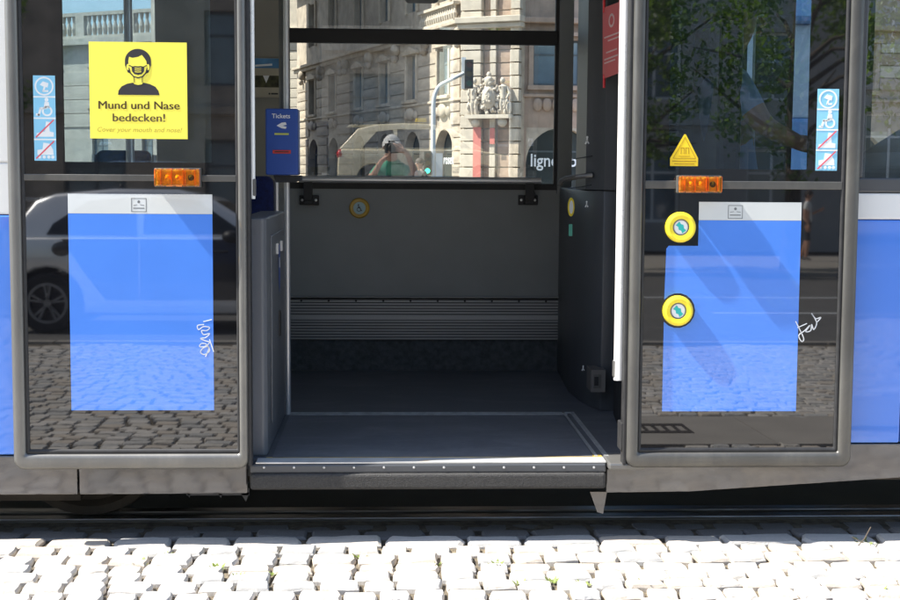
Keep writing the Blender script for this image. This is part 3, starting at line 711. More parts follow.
# pictogram strips
def strip(o, px0, px1, py0, py1, seed):
    ym = (py0 + py1) / 2; x0, x1, z1, z0 = LU(px0, ym), LU(px1, ym), LV((px0 + px1) / 2, py0), LV((px0 + px1) / 2, py1)
    y = gy - .001; m = MB(); m.box(x0, x1, y, gy - .0001, z0, z1, 0)
    H = (z1 - z0) / 4; cx = (x0 + x1) / 2; y1 = y - .0006; W = x1 - x0
    for k in range(1, 4): m.box(x0, x1, y1, y, z0 + k * H - .0025, z0 + k * H + .0025, 1)
    c = [z0 + (k + .5) * H for k in range(4)]
    m.ring(cx, c[3], .36 * W, .43 * W, y1, y, 1, 24)                      # camera symbol
    m.prism([(cx - .2 * W, c[3] + .06 * W), (cx - .05 * W, c[3] + .22 * W), (cx + .2 * W, c[3] + .14 * W), (cx + .16 * W, c[3] - .06 * W), (cx - .02 * W, c[3] - .02 * W)], y1, y, 1)
    m.stroke([(cx + .02 * W, c[3] - .05 * W), (cx - .04 * W, c[3] - .22 * W), (cx + .16 * W, c[3] - .22 * W)], .08 * W, y1, y, 1)
    m.ring(cx + .12 * W, c[2] - .16 * W, .16 * W, .24 * W, y1, y, 1, 20); m.disc(cx + .10 * W, c[2] + .36 * W, .09 * W, y1, y, 1, 12)      # wheelchair
    m.prism([(cx + .02 * W, c[2] + .28 * W), (cx + .20 * W, c[2] + .25 * W), (cx + .24 * W, c[2] - .02 * W), (cx + .04 * W, c[2] - .05 * W), (cx - .02 * W, c[2] + .08 * W)], y1, y, 1)
    m.stroke([(cx + .06 * W, c[2] - .02 * W), (cx - .18 * W, c[2] - .04 * W), (cx - .26 * W, c[2] - .34 * W), (cx - .36 * W, c[2] - .32 * W)], .10 * W, y1, y, 1)
    m.prism([(cx - .38 * W, c[1] - .36 * W), (cx + .40 * W, c[1] - .36 * W), (cx + .40 * W, c[1] - .16 * W), (cx + .22 * W, c[1] - .12 * W), (cx + .20 * W, c[1] + .18 * W), (cx + .34 * W, c[1] + .30 * W), (cx + .06 * W, c[1] + .34 * W), (cx, c[1] - .12 * W), (cx - .38 * W, c[1] - .2 * W)], y1, y, 1)
    m.prism([(cx - .36 * W, c[0] - .22 * W), (cx + .38 * W, c[0] - .22 * W), (cx + .36 * W, c[0] + .02 * W), (cx + .2 * W, c[0] + .30 * W), (cx - .08 * W, c[0] + .34 * W), (cx - .12 * W, c[0] + .04 * W), (cx - .36 * W, c[0])], y1, y, 1)
    for q in (-.26, -.05, .16, .34): m.disc(cx + q * W, c[0] - .32 * W, .075 * W, y1, y, 1, 10)
    for k in (0, 1): m.stroke([(cx - .40 * W, c[k] - .38 * W), (cx + .40 * W, c[k] + .40 * W)], .06 * W, y1 - .0006, y1, 2)
    m.build('pictogram_strip', [sky_st, wht, red_l], o)
strip(LL, 32.5, 54.5, 75, 160.5, 1); strip(RL, 818, 839.5, 88.5, 170.5, 2)

# face covering notice
x0, x1, z1, z0 = LU(88.5, 90), LU(186.5, 90), LV(137, 41.5), LV(137, 138.5)
W = x1 - x0; H = z1 - z0; y = gy - .0022
m = MB(); m.box(x0, x1, y, gy - .0002, z0, z1, 0)
def nx(u, v): return (x0 + W * u, z1 - H * v)      # u right, v down in the notice
e1, e2, e3 = y - .0006, y - .0012, y - .0018
U = lambda px: (px - 52) / 584; V = lambda py: (py - 12) / 575          # coordinates read off the enlarged notice
def poly(P, ya, yb_, mi): m.prism([nx(U(a), V(b)) for a, b in P], ya, yb_, mi)
def ell(cx, cy, rx, ry, a0=0, a1=360, n=24): return [(cx + rx * math.cos(R(a0 + (a1 - a0) * k / n)), cy + ry * math.sin(R(a0 + (a1 - a0) * k / n))) for k in range(n + 1)]
poly(ell(344, 124, 78, 72, 180, 360) + [(422, 150), (406, 192), (388, 200), (300, 200), (282, 192), (266, 150)], e1, y, 1)                 # hair
poly([(287, 124), (292, 100), (312, 106), (345, 100), (368, 88), (382, 106), (394, 124), (398, 150), (396, 176), (384, 200), (366, 218), (344, 224), (322, 218), (304, 200), (292, 176), (288, 150)], e2, e1, 0)   # face
poly(ell(284, 160, 9, 18), e2, e1, 0); poly(ell(404, 160, 9, 18), e2, e1, 0)                                   # ears
m.stroke([nx(U(290), V(168)), nx(U(298), V(196)), nx(U(318), V(217)), nx(U(344), V(224)), nx(U(370), V(217)), nx(U(390), V(196)), nx(U(398), V(168))], .004 * 1.0, e3, e2, 1)
m.stroke([nx(U(292), V(150)), nx(U(312), V(160))], .003, e3, e2, 1); m.stroke([nx(U(396), V(150)), nx(U(376), V(160))], .003, e3, e2, 1)
poly([(306, 158), (326, 154), (344, 156), (362, 154), (382, 158), (380, 186), (366, 202), (344, 207), (322, 202), (308, 186)], e3, e2, 1)   # mask
for q in (166, 177, 188): m.stroke([nx(U(326), V(q)), nx(U(344), V(q + 2)), nx(U(362), V(q))], .0024, e3 - .0005, e3, 0)
poly([(320, 214), (368, 214), (368, 248), (374, 252), (366, 262), (344, 266), (322, 262), (314, 252), (320, 248)], e2 + .0001, e1 + .0003, 0)
poly([(222, 326), (226, 300), (244, 276), (276, 260), (314, 252), (328, 262), (344, 265), (360, 262), (374, 252), (412, 260), (446, 276), (464, 300), (470, 326)], e1, y, 1)
m.stroke([nx(U(320), V(216)), nx(U(320), V(252))], .002, e3, e2, 1); m.stroke([nx(U(368), V(216)), nx(U(368), V(252))], .002, e3, e2, 1)
cx = nx(.5, 0)[0]
for q_ in (-.0009, 0, .0009):
    m.text('Mund und Nase', nx(U(346), 0)[0] + q_, nx(0, V(410))[1], H * .118, e1 - .0001 - abs(q_) * .1, 2, width=W * (588 - 104) / 584)
    m.text('bedecken!', nx(U(346), 0)[0] + q_, nx(0, V(484))[1], H * .118, e1 - .0001 - abs(q_) * .1 - q_ * .02, 2, width=W * (502 - 190) / 584)
m.text('Cover your mouth and nose!', nx(U(346), 0)[0], nx(0, V(546))[1], H * .068, e1, 3, shear=.25, width=W * (602 - 94) / 584)
m.build('mask_notice', [yel, ink, mat('brown_ink', (.10, .065, .02), .5), ink_y], LL)

# amber door lamps
def lamp(o, px0, px1, py0, py1):
    xm, ymid = (px0 + px1) / 2, (py0 + py1) / 2; a, b, c, d = LU(px0, ymid), LU(px1, ymid), LV(xm, py1), LV(xm, py0)
    m = MB(); m.box(a - .003, b + .003, -.010, gy, c - .002, d + .002); ba = m.build('door_lamp', alu_d, o, bevel=.004)
    w_ = b - a; h_ = d - c
    MB().box(a + .004, b - .004, -.012, -.0102, c + .003, d - .003).build('lamp_reflector', amber_back, o)
    MB().box(a, b, -.032, -.0125, c, d).build('lamp_lens', amber_glass, o, bevel=.006, seg=3)
    for q in (.28, .50, .80): MB().lathe([(0, -.026), (.008, -.022), (.011, -.0125)], (a + q * w_, 0, c + .5 * h_), 'y', 0, 12).build('lamp_bulb', amber_hot if q < .7 else bump_m, o, smooth=True)
    for q in (.14, .38, .64, .68, .90): MB().box(a + q * w_ - .0012, a + q * w_ + .0012, -.024, -.0125, c + .005, d - .005).build('lamp_rib', amber, o)
lamp(LL, 155.5, 200.5, 168.5, 186.5); lamp(RL, 677.5, 720.5, 176, 192.5)
# door buttons
arrow_m = teal
def button(o, px, py):
    c = lp(px, py); r = .0535; m = MB()
    m.lathe([(r * .52, gy - .012), (r * .56, gy - .020), (r * .80, gy - .023), (r * .95, gy - .019), (r, gy - .012), (r, gy)], (c[0], 0, c[1]), 'y', 0, 36)
    b = m.build('door_button', yel_btn, o, smooth=True)
    m = MB(); m.ring(c[0], c[1], r * .46, r * .55, gy - .0165, gy - .004, 1, 28); m.disc(c[0], c[1], r * .47, gy - .0145, gy - .004, 0)
    y = gy - .0155
    m.prism([(c[0] + q * r, c[1] + z * r) for q, z in ((-.34, .12), (-.10, .38), (.0, .20), (.16, .16), (.20, -.06), (.34, -.2), (.10, -.40), (.02, -.22), (-.14, -.16), (-.18, .04))], y, y + .0012, 2)
    m.build('button_face', [wht, alu, teal], o)
button(RL, 681, 227.3); button(RL, 678.3, 311)
# warning triangle sticker
c = lp(685.5, 151); k = 1 / 291.
m = MB(); y = gy - .001
m.prism([(c[0] - 14.5 * k, c[1] - 15 * k), (c[0] + 14 * k, c[1] - 15 * k), (c[0] + 14 * k, c[1] - 7 * k), (c[0] + 1 * k, c[1] + 17 * k), (c[0] - .5 * k, c[1] + 17 * k), (c[0] - 14.5 * k, c[1] - 7 * k)], y, gy - .0001, 0)
m.stroke([(c[0] - 11.5 * k, c[1] - 7.2 * k), (c[0] + 11.5 * k, c[1] - 7.2 * k), (c[0] + .2 * k, c[1] + 14 * k), (c[0] - 11.5 * k, c[1] - 7.2 * k)], .5 * k, y - .0005, y, 1)
for q in (-3.6, 1.2): m.stroke([(c[0] + q * k, c[1] - 2.5 * k), (c[0] + q * k, c[1] + 3.4 * k), (c[0] + (q + 3) * k, c[1] + 3.4 * k), (c[0] + (q + 3) * k, c[1] - 2.5 * k)], .55 * k, y - .0005, y, 1)
m.stroke([(c[0] - 5.5 * k, c[1] - 5 * k), (c[0] + 5.5 * k, c[1] - 5 * k)], .5 * k, y - .0005, y, 1)
m.stroke([(c[0] - 12 * k, c[1] - 10 * k), (c[0] + 12 * k, c[1] - 10 * k)], .9 * k, y - .0005, y, 1); m.stroke([(c[0] - 10 * k, c[1] - 12.8 * k), (c[0] + 10 * k, c[1] - 12.8 * k)], .7 * k, y - .0005, y, 1)
m.build('warning_sticker', [mat('warning_yellow', (.90, .62, .02), .45), mat('warning_ink', (.42, .24, .01), .5)], RL)
# scribbles with a paint pen
def scrib(o, P, wd):
    m = MB(); Q = [lp(*p) for p in P]
    R_ = []
    for i in range(len(Q) - 1):
        p0, p1, p2, p3 = [Vector(Q[max(0, min(len(Q) - 1, i + d))]) for d in (-1, 0, 1, 2)]
        for k in range(5):
            t = k / 5; R_.append(tuple(.5 * (2 * p1 + (p2 - p0) * t + (2 * p0 - 5 * p1 + 4 * p2 - p3) * t * t + (3 * p1 - p0 - 3 * p2 + p3) * t ** 3)))
    m.stroke(R_ + [Q[-1]], wd, gy - .0021, gy - .0014); return m
a_ = scrib(LL, [(205, 357), (208, 350), (207, 347), (202, 349), (200, 353), (204, 355), (209, 351), (206, 345), (201, 344), (199, 347), (204, 347), (209, 343), (204, 341), (200, 339), (205, 338), (209, 334), (203, 335), (201, 331), (206, 331), (209, 328), (203, 327), (198, 330), (197, 326), (203, 325)], .0034)
a_.stroke([lp(203, 322), lp(211, 320)], .003, gy - .0021, gy - .0014); a_.stroke([lp(209, 340), lp(213, 352)], .0028, gy - .0021, gy - .0014)
a_.build('paint_pen_scribble', scratch, LL)
a_ = scrib(RL, [(797, 322), (801, 330), (805, 339), (803, 342), (800, 336), (806, 331), (811, 326), (807, 332), (812, 331), (813, 325), (815, 330), (818, 323), (813, 314), (817, 319), (822, 318), (818, 323)], .0034)
a_.stroke([lp(799, 328), lp(808, 324)], .003, gy - .0021, gy - .0014)
a_.build('paint_pen_scribble', scratch, RL)
# vertical grab rails on the inner edges of the leaves
def vrail(o, px, py, vend, r, m_, dep):
    u = LU(px, py); u = u
    m = MB(); m.tube([(u, dep, vend), (u, dep, VT - .05)], r, n=14); t = m.build('grab_rail', m_, o, smooth=True)
    m = MB(); m.box(u - r * 1.1, u + r * 1.1, dep - .01, dep + .02, vend + .01, vend + .07); m.build('rail_clip', alu, o, bevel=.003)
vrail(LL, 249.5, 100, LV(249, 199), .0105, white_pl, .075)
vrail(RL, 625.5, 200, LV(623, 383), .0185, white_pl, .075)
vrail(RL, 632.8, 200, LV(623, 330), .007, steel, .085)
m = MB(); c = lp(625, 438); m.box(c[0] - .012, c[0] + .012, .02, .09, c[1] - .05, c[1] + .05); m.build('leaf_stop', rubber, RL, bevel=.004)

# hanging red card sign and green leaflet behind the right leaf
def card(name, mts, quad, label, cat, extra=None):
    m = MB(); P = [Vector(q) for q in quad]; n = (P[1] - P[0]).cross(P[3] - P[0]).normalized() * .0015
    m.add([tuple(p - n) for p in P] + [tuple(p + n) for p in P], [(0, 1, 2, 3), (7, 6, 5, 4), (0, 4, 5, 1), (1, 5, 6, 2), (2, 6, 7, 3), (3, 7, 4, 0)], 0)
    if extra: extra(m, P, n)
    return tag(m.build(name, mts), label, cat)
def ex(m, P, n):
    def q(u, v): return P[0].lerp(P[1], u).lerp(P[3].lerp(P[2], u), v)
    for s_ in (-1, 1):
        o_ = n * 1.6 * s_
        ringp = [(.5 + .16 * math.cos(a), .78 + .10 * math.sin(a)) for a in [k * math.pi / 6 for k in range(12)]]
        rin = [(.5 + .10 * math.cos(a), .78 + .065 * math.sin(a)) for a in [k * math.pi / 6 for k in range(12)]]
        for k in range(12):
            j = (k + 1) % 12; m.add([tuple(q(*ringp[k]) + o_), tuple(q(*ringp[j]) + o_), tuple(q(*rin[j]) + o_), tuple(q(*rin[k]) + o_)], [(0, 1, 2, 3)], 1)
        for v, a, b in ((.56, .1, .9), (.50, .3, .9), (.34, .2, .8), (.25, .1, .85), (.20, .1, .7)):
            m.add([tuple(q(a, v) + o_), tuple(q(b, v) + o_), tuple(q(b, v + .022) + o_), tuple(q(a, v + .022) + o_)], [(0, 1, 2, 3)], 1)
    for u, v0_, v1_ in ((.06, .93, 1.25), (.93, .90, 1.25), (.06, -.13, .06), (.93, -.12, .08)):
        a_, b_ = q(u, v0_), q(u, v1_); m.tube([a_, b_], .006, 2, 6)
y1_, y2_ = 1.02, .80
card('red_sign', [red_s, mat('pale_print', (.75, .5, .48), .5), mat('bright_red_clip', (.62, .02, .03), .4)], [at(603, 79, y1_), at(621.5, 72, y2_), at(621.5, 1, y2_), at(603, 8, y1_)], 'red card sign hanging on straps before the cab partition', 'sign', ex)
card('leaflet', [wht], [at(623, 84, .72), at(635, 84, .60), at(635, 50, .60), at(623, 50, .72)], 'small white leaflet below the green one behind the right grab rail', 'leaflet')
card('leaflet', [grn_s], [at(623, 49, .72), at(635, 49, .60), at(635, 4, .60), at(623, 4, .72)], 'small green leaflet beside the red sign behind the right grab rail', 'leaflet')

# ================================================================== PEOPLE
skin = mat('skin', (.50, .28, .19), .5, 0, .08, 12)
hair_m = mat('dark_hair', (.03, .02, .015), .7, 0, .3, 40)
def person(name, label, J, parts, radii, loc, rz=0., mats=None, head_r=.1, extra=None, hands=()):
    """J: joint name -> position; parts: bones (a, b, material index); one skinned surface"""
    names = list(J); idx = {n: i for i, n in enumerate(names)}
    me = bpy.data.meshes.new(name); me.from_pydata([tuple(J[n]) for n in names], [(idx[a], idx[b]) for a, b, _ in parts], [])
    o = bpy.data.objects.new(name, me); COL.objects.link(o)
    o.modifiers.new('Skin', 'SKIN'); ss = o.modifiers.new('Sub', 'SUBSURF'); ss.levels = 2; ss.render_levels = 2
    for n in names:
        sv = me.skin_vertices[0].data[idx[n]]; r = radii.get(n, .05); sv.radius = r if isinstance(r, tuple) else (r, r); sv.use_root = (n == 'pelvis')
    dg = bpy.context.evaluated_depsgraph_get(); dg.update()
    nm = bpy.data.meshes.new_from_object(o.evaluated_get(dg)); bpy.data.objects.remove(o)
    for m_ in mats: nm.materials.append(m_)
    segs = [(Vector(J[a]), Vector(J[b]), k) for a, b, k in parts]
    for p in nm.polygons:
        best, bk = 9, 0
        for a, b, k in segs:
            d = b - a; t = max(0, min(1, (p.center - a).dot(d) / max(d.length_squared, 1e-9))); dd = (p.center - a - d * t).length
            if dd < best - 1e-5: best, bk = dd, k
        p.material_index = bk; p.use_smooth = True
    ob = link(name, nm); ob.location = loc; ob.rotation_euler.z = rz
    tag(ob, label, 'person')
    if extra: extra(ob)
    return ob
def hand(J, parts, R_, w, d, side, tagn, mi):
    """palm and five separate fingers from wrist w along direction d"""
    d = Vector(d).normalized(); w = Vector(w); side = Vector(side).normalized(); nrm = d.cross(side).normalized()
    J['palm' + tagn] = w + d * .07; R_['palm' + tagn] = (.034, .018); parts.append(('wrist' + tagn, 'palm' + tagn, mi))
    for k, (off, ln) in enumerate(((-.030, .062), (-.010, .074), (.010, .072), (.029, .056))):
        a, b, c = 'f%d%s' % (k, tagn), 'g%d%s' % (k, tagn), 'h%d%s' % (k, tagn)
        J[a] = w + d * .10 + side * off; J[b] = J[a] + d * ln * .5 + nrm * .012; J[c] = J[b] + d * ln * .4 + nrm * .028
        for q in (a, b, c): R_[q] = .0088
        parts += [('palm' + tagn, a, mi), (a, b, mi), (b, c, mi)]
    a, b = 't0' + tagn, 't1' + tagn; J[a] = w + d * .05 - side * .045 + nrm * .01; J[b] = J[a] + d * .045 - side * .012 + nrm * .02
    R_[a] = R_[b] = .0098; parts += [('palm' + tagn, a, mi), (a, b, mi)]
def std_radii():
    return {'pelvis': (.155, .12), 'waist': (.14, .11), 'chest': (.165, .12), 'shl': .062, 'shr': .062, 'neck': .052, 'headb': .072, 'head': (.082, .094), 'headt': .066,
            'ell': .042, 'elr': .042, 'wristl': .028, 'wristr': .028, 'midl': .05, 'midr': .05, 'hipl': .092, 'hipr': .092, 'knl': .062, 'knr': .062, 'anl': .04, 'anr': .04, 'footl': .036, 'footr': .036, 'calfl': .056, 'calfr': .056}
def face(ob, hc, fw, up, mset):
    """eyes, nose, mouth, ears as one small child mesh; hc head centre, fw facing"""
    fw = Vector(fw).normalized(); up = Vector(up).normalized(); sd = fw.cross(up).normalized(); hc = Vector(hc)
    for s_ in (-1, 1):
        m = MB(); m.blob(hc + fw * .082 + sd * .033 * s_ + up * .012, .014, .010, .009, 0, 6); m.blob(hc + fw * .0855 + sd * .033 * s_ + up * .012, .0065, .0065, .0065, 1, 5); m.build('eye', mset, ob, smooth=True)
        MB().blob(hc + sd * .088 * s_ + up * -.002, .012, .02, .03, 0, 6).build('ear', mset[2], ob, smooth=True)
    MB().tube([hc + fw * .086 + up * .012, hc + fw * .108 - up * .022, hc + fw * .090 - up * .030], [.007, .014, .010], 0, 8).build('nose', mset[2], ob, smooth=True)
    MB().tube([hc + fw * .084 - sd * .024 - up * .055, hc + fw * .092 - up * .056, hc + fw * .084 + sd * .024 - up * .055], .006, 0, 6).build('mouth', mset[3], ob, smooth=True)
def haircap(ob, hc, fw, m_, name='hair', brim=False, r=.108):
    fw = Vector(fw).normalized(); up = Vector((0, 0, 1)); hc = Vector(hc); sd = fw.cross(up)
    m = MB(); vs, fs = [], []; n = 20
    for i in range(8):
        ph = (math.pi * .58) * i / 7
        for k in range(n):
            t = 2 * math.pi * k / n; back = -math.cos(t)
            drop = ph * (1.0 + .22 * back)
            vs.append(tuple(hc + up * (math.cos(drop) * r * 1.08 + .01) + (fw * math.cos(t) * 1.04 + sd * math.sin(t) * .92) * math.sin(drop) * r))
    for i in range(7):
        for k in range(n): fs.append((i * n + k, i * n + (k + 1) % n, (i + 1) * n + (k + 1) % n, (i + 1) * n + k))
    m.add(vs, fs)
    if brim:
        m.add([tuple(hc + fw * .07 + sd * .075 + up * .05), tuple(hc + fw * .17 + sd * .06 + up * .035), tuple(hc + fw * .185 + up * .04), tuple(hc + fw * .17 - sd * .06 + up * .035), tuple(hc + fw * .07 - sd * .075 + up * .05), tuple(hc + fw * .09 + up * .065)], [(0, 1, 2, 5), (5, 2, 3, 4)])
    o = m.build(name, m_, ob, smooth=True)
    return o
faceset = [wht, ink, skin, mat('lips', (.40, .15, .12), .5)]

# -- photographer, knees bent, camera held to the face (seen mirrored in the far window)
green_t = mat('green_tshirt', (.06, .34, .20), .85, 0, .12, 9, .2, 40); shorts = mat('navy_shorts', (.03, .035, .05), .85, 0, .15, 9); shoe = mat('grey_shoes', (.12, .12, .12), .7, 0, .2, 9)
J = {'pelvis': (0, -.16, .70), 'waist': (0, -.12, .86), 'chest': (0, -.04, 1.04), 'neck': (0, .0, 1.19), 'headb': (0, .03, 1.26), 'head': (0, .04, 1.335), 'headt': (0, .03, 1.40),
     'shl': (-.15, -.04, 1.10), 'shr': (.15, -.04, 1.10), 'ell': (-.25, .12, .93), 'elr': (.27, .12, .98), 'midl': (-.20, .04, 1.02), 'midr': (.21, .04, 1.04), 'wristl': (-.11, .25, 1.18), 'wristr': (.16, .22, 1.27),
     'hipl': (-.10, -.14, .66), 'hipr': (.10, -.14, .66), 'knl': (-.16, .14, .43), 'knr': (.16, .12, .43), 'calfl': (-.16, .04, .27), 'calfr': (.16, .02, .27), 'anl': (-.16, -.06, .085), 'anr': (.16, -.08, .085), 'footl': (-.18, .10, .04), 'footr': (.18, .08, .04)}
Pt = [('pelvis', 'waist', 0), ('waist', 'chest', 0), ('chest', 'neck', 0), ('neck', 'headb', 1), ('headb', 'head', 1), ('head', 'headt', 1), ('chest', 'shl', 0), ('chest', 'shr', 0), ('shl', 'midl', 0), ('shr', 'midr', 0), ('midl', 'ell', 1), ('midr', 'elr', 1), ('ell', 'wristl', 1), ('elr', 'wristr', 1),
      ('pelvis', 'hipl', 2), ('pelvis', 'hipr', 2), ('hipl', 'knl', 2), ('hipr', 'knr', 2), ('knl', 'calfl', 1), ('knr', 'calfr', 1), ('calfl', 'anl', 1), ('calfr', 'anr', 1), ('anl', 'footl', 3), ('anr', 'footr', 3)]
Rd = std_radii(); Rd.update({'chest': (.13, .11), 'waist': (.125, .10), 'shl': .052, 'shr': .052})
hand(J, Pt, Rd, J['wristl'], (.6, .3, .5), (0, 1, 0), 'l', 1); hand(J, Pt, Rd, J['wristr'], (-.7, .2, .35), (0, 0, -1), 'r', 1)
PX, PY = .0, CAM.y - .42
ph = person('person', 'person in green T-shirt and grey cap photographing, mirrored in the tram window', J, Pt, Rd, (PX, PY, 0), 0, [green_t, skin, shorts, shoe])
face(ph, J['head'], (0, 1, 0), (0, 0, 1), faceset)
haircap(ph, J['head'], (0, 1, 0), mat('light_grey_cap', (.55, .54, .52), .85, 0, .08, 12), 'cap', True)
m = MB(); cz = CAM.z
m.box(-.072, .072, -.31, -.245, cz - .055, cz + .045); m.box(-.035, .03, -.30, -.25, cz + .045, cz + .075); m.lathe([(.028, -.245), (.036, -.24), (.038, -.14), (.041, -.13), (.041, -.075), (.037, -.07), (.030, -.085), (0, -.10)], (0, 0, cz), 'y', 0, 24)
m.T = None
cam_o = m.build('photo_camera', black_m, smooth=True); cam_o.location = (0, CAM.y + .04, 0)
tag(cam_o, 'black camera held to the photographer\'s face, mirrored in the window', 'camera')

# -- driver in the cab
blue_t = mat('light_blue_shirt', (.30, .42, .62), .85, 0, .08, 9, .15, 40); trs = mat('dark_trousers', (.03, .033, .045), .85, 0, .1, 9)
ad, el, wr_ = at(742, 92, 1.12), at(758, 118, .92), at(800, 140, .82)
sh = at(735, 70, 1.10)
J = {'pelvis': (1.62, 1.10, .98), 'waist': (1.60, 1.10, 1.16), 'chest': (1.56, 1.10, 1.38), 'neck': (1.58, 1.10, 1.62), 'headb': (1.61, 1.10, 1.70), 'head': (1.625, 1.10, 1.78), 'headt': (1.61, 1.10, 1.85)}
shx = X(733, 75, .93); shz = Z(733, 75, .93)
off = Vector((shx - 1.56, 0, shz - 1.53))
for n_ in J: J[n_] = Vector(J[n_]) + off * (1 if n_ not in ('pelvis',) else .6)
J.update({'shr': (shx, .93, shz), 'shl': (shx, 1.27, shz), 'midr': at(753, 110, .88), 'elr': at(764, 126, .86), 'wristr': at(806, 146, .84), 'midl': (shx + .08, 1.32, shz - .14), 'ell': (shx + .16, 1.34, shz - .25), 'wristl': (shx + .42, 1.30, shz - .26)})
pv = Vector(J['pelvis'])
J.update({'hipr': pv + Vector((.04, -.10, -.02)), 'hipl': pv + Vector((.04, .10, -.02)), 'knr': pv + Vector((.42, -.12, .0)), 'knl': pv + Vector((.42, .12, 0)), 'calfr': pv + Vector((.44, -.12, -.2)), 'calfl': pv + Vector((.44, .12, -.2)), 'anr': pv + Vector((.44, -.12, -.42)), 'anl': pv + Vector((.44, .12, -.42)), 'footr': pv + Vector((.58, -.12, -.46)), 'footl': pv + Vector((.58, .12, -.46))})
Pt = [('pelvis', 'waist', 0), ('waist', 'chest', 0), ('chest', 'neck', 0), ('neck', 'headb', 1), ('headb', 'head', 1), ('head', 'headt', 1), ('chest', 'shl', 0), ('chest', 'shr', 0), ('shl', 'midl', 0), ('shr', 'midr', 0), ('midl', 'ell', 0), ('midr', 'elr', 1), ('ell', 'wristl', 1), ('elr', 'wristr', 1),
      ('pelvis', 'hipl', 2), ('pelvis', 'hipr', 2), ('hipl', 'knl', 2), ('hipr', 'knr', 2), ('knl', 'calfl', 2), ('knr', 'calfr', 2), ('calfl', 'anl', 2), ('calfr', 'anr', 2), ('anl', 'footl', 3), ('anr', 'footr', 3)]
Rd = std_radii(); Rd.update({'midr': .058, 'elr': .046, 'wristr': .031, 'shr': .07})
hand(J, Pt, Rd, J['wristr'], (1, 0, -.1), (0, 1, 0), 'r', 1); hand(J, Pt, Rd, J['wristl'], (1, 0, -.1), (0, -1, 0), 'l', 1)
dr_o = person('person', 'driver in light blue shirt with one arm stretched to the desk, behind the right door', J, Pt, Rd, (0, 0, 0), 0, [blue_t, skin, trs, shoe])
face(dr_o, J['head'], (1, 0, 0), (0, 0, 1), faceset); haircap(dr_o, J['head'], (1, 0, 0), hair_m)

# -- pedestrians
def stander(label, loc, rz, shirt, pants, phone=False, sleeves=1, hs=1.0):
    J = {'pelvis': (0, 0, .96), 'waist': (0, 0, 1.12), 'chest': (0, .0, 1.32), 'neck': (0, 0, 1.48), 'headb': (0, .015, 1.55), 'head': (0, .025, 1.63), 'headt': (0, .01, 1.70), 'shl': (-.17, 0, 1.41), 'shr': (.17, 0, 1.41),
         'midl': (-.21, -.01, 1.28), 'midr': (.21, -.01, 1.28), 'ell': (-.24, -.02, 1.14), 'elr': (.24, -.02, 1.14), 'wristl': (-.24, .08, .92), 'wristr': (.10, .24, 1.24) if phone else (.24, .06, .92),
         'hipl': (-.09, 0, .90), 'hipr': (.09, 0, .90), 'knl': (-.10, .05, .50), 'knr': (.10, -.03, .50), 'calfl': (-.10, .02, .32), 'calfr': (.10, -.09, .32), 'anl': (-.10, .0, .085), 'anr': (.10, -.17, .09), 'footl': (-.11, .14, .04), 'footr': (.11, -.03, .04)}
    Pt = [('pelvis', 'waist', 0), ('waist', 'chest', 0), ('chest', 'neck', 0), ('neck', 'headb', 1), ('headb', 'head', 1), ('head', 'headt', 1), ('chest', 'shl', 0), ('chest', 'shr', 0), ('shl', 'midl', 0), ('shr', 'midr', 0), ('midl', 'ell', sleeves), ('midr', 'elr', sleeves), ('ell', 'wristl', sleeves), ('elr', 'wristr', sleeves),
          ('pelvis', 'hipl', 2), ('pelvis', 'hipr', 2), ('hipl', 'knl', 2), ('hipr', 'knr', 2), ('knl', 'calfl', 2 if sleeves == 0 else 1), ('knr', 'calfr', 2 if sleeves == 0 else 1), ('calfl', 'anl', 2 if sleeves == 0 else 1), ('calfr', 'anr', 2 if sleeves == 0 else 1), ('anl', 'footl', 3), ('anr', 'footr', 3)]
    Rd = std_radii(); hand(J, Pt, Rd, J['wristl'], (0, .1, -1), (0, 1, 0), 'l', 1); hand(J, Pt, Rd, J['wristr'], (-.3, .6, .3) if phone else (0, .1, -1), (0, 0, 1) if phone else (0, 1, 0), 'r', 1)
    o = person('person', label, J, Pt, Rd, loc, rz, [shirt, skin, pants, shoe]); face(o, J['head'], (0, 1, 0), (0, 0, 1), faceset); haircap(o, J['head'], (0, 1, 0), hair_m)
    return o
Lr = 32.; stander('person in white T-shirt and dark shorts, mirrored in the right door glass', ((812 - 391) / F * Lr, -(Lr - 4.53), .02), R(-60), wht, shorts, True)
stander('person in black standing across the street, seen through the tram window', ((420 - 391) / F * 30, 25.6, -.16), R(120), black_m, black_m, False, 0)

# ================================================================== CARS (mirrored in the doors and window)
tyre = mat('tyre_rubber', (.02, .02, .02), .8, 0, .2, 20); rim_m = mat('dark_alloy_rim', (.32, .32, .33), .35, .7, .1, 10)
tail_r = mat('red_tail_lamp', (.45, .01, .015), .15, 0, .1, 20, spec=.6); trim = mat('black_trim', (.02, .02, .022), .5, 0, .1)
def wheel_obj(root, x, y, r, side):
    m = MB(); s_ = side
    m.lathe([(r * .66, -.09), (r * .9, -.10), (r, -.08), (r, .08), (r * .9, .10), (r * .66, .09)], (x, y, r), 'y', 0, 36)
    w_ = m.build('wheel', tyre, root, smooth=True)
    m = MB(); m.ring(x, r, r * .58, r * .67, y + s_ * .07, y + s_ * .092, 0, 32); m.disc(x, r, r * .60, y - .02, y + .02, 1)
    for k in range(5):
        a = 2 * math.pi * k / 5 + .3
        for q in (-.16, .16): m.stroke([(x + r * .10 * math.cos(a), r + r * .10 * math.sin(a)), (x + r * .63 * math.cos(a + q), r + r * .63 * math.sin(a + q))], r * .07, y + s_ * .05, y + s_ * .085, 0)
    m.disc(x, r, r * .13, y + s_ * .05, y + s_ * .09, 0); m.build('rim', [rim_m, trim], w_)
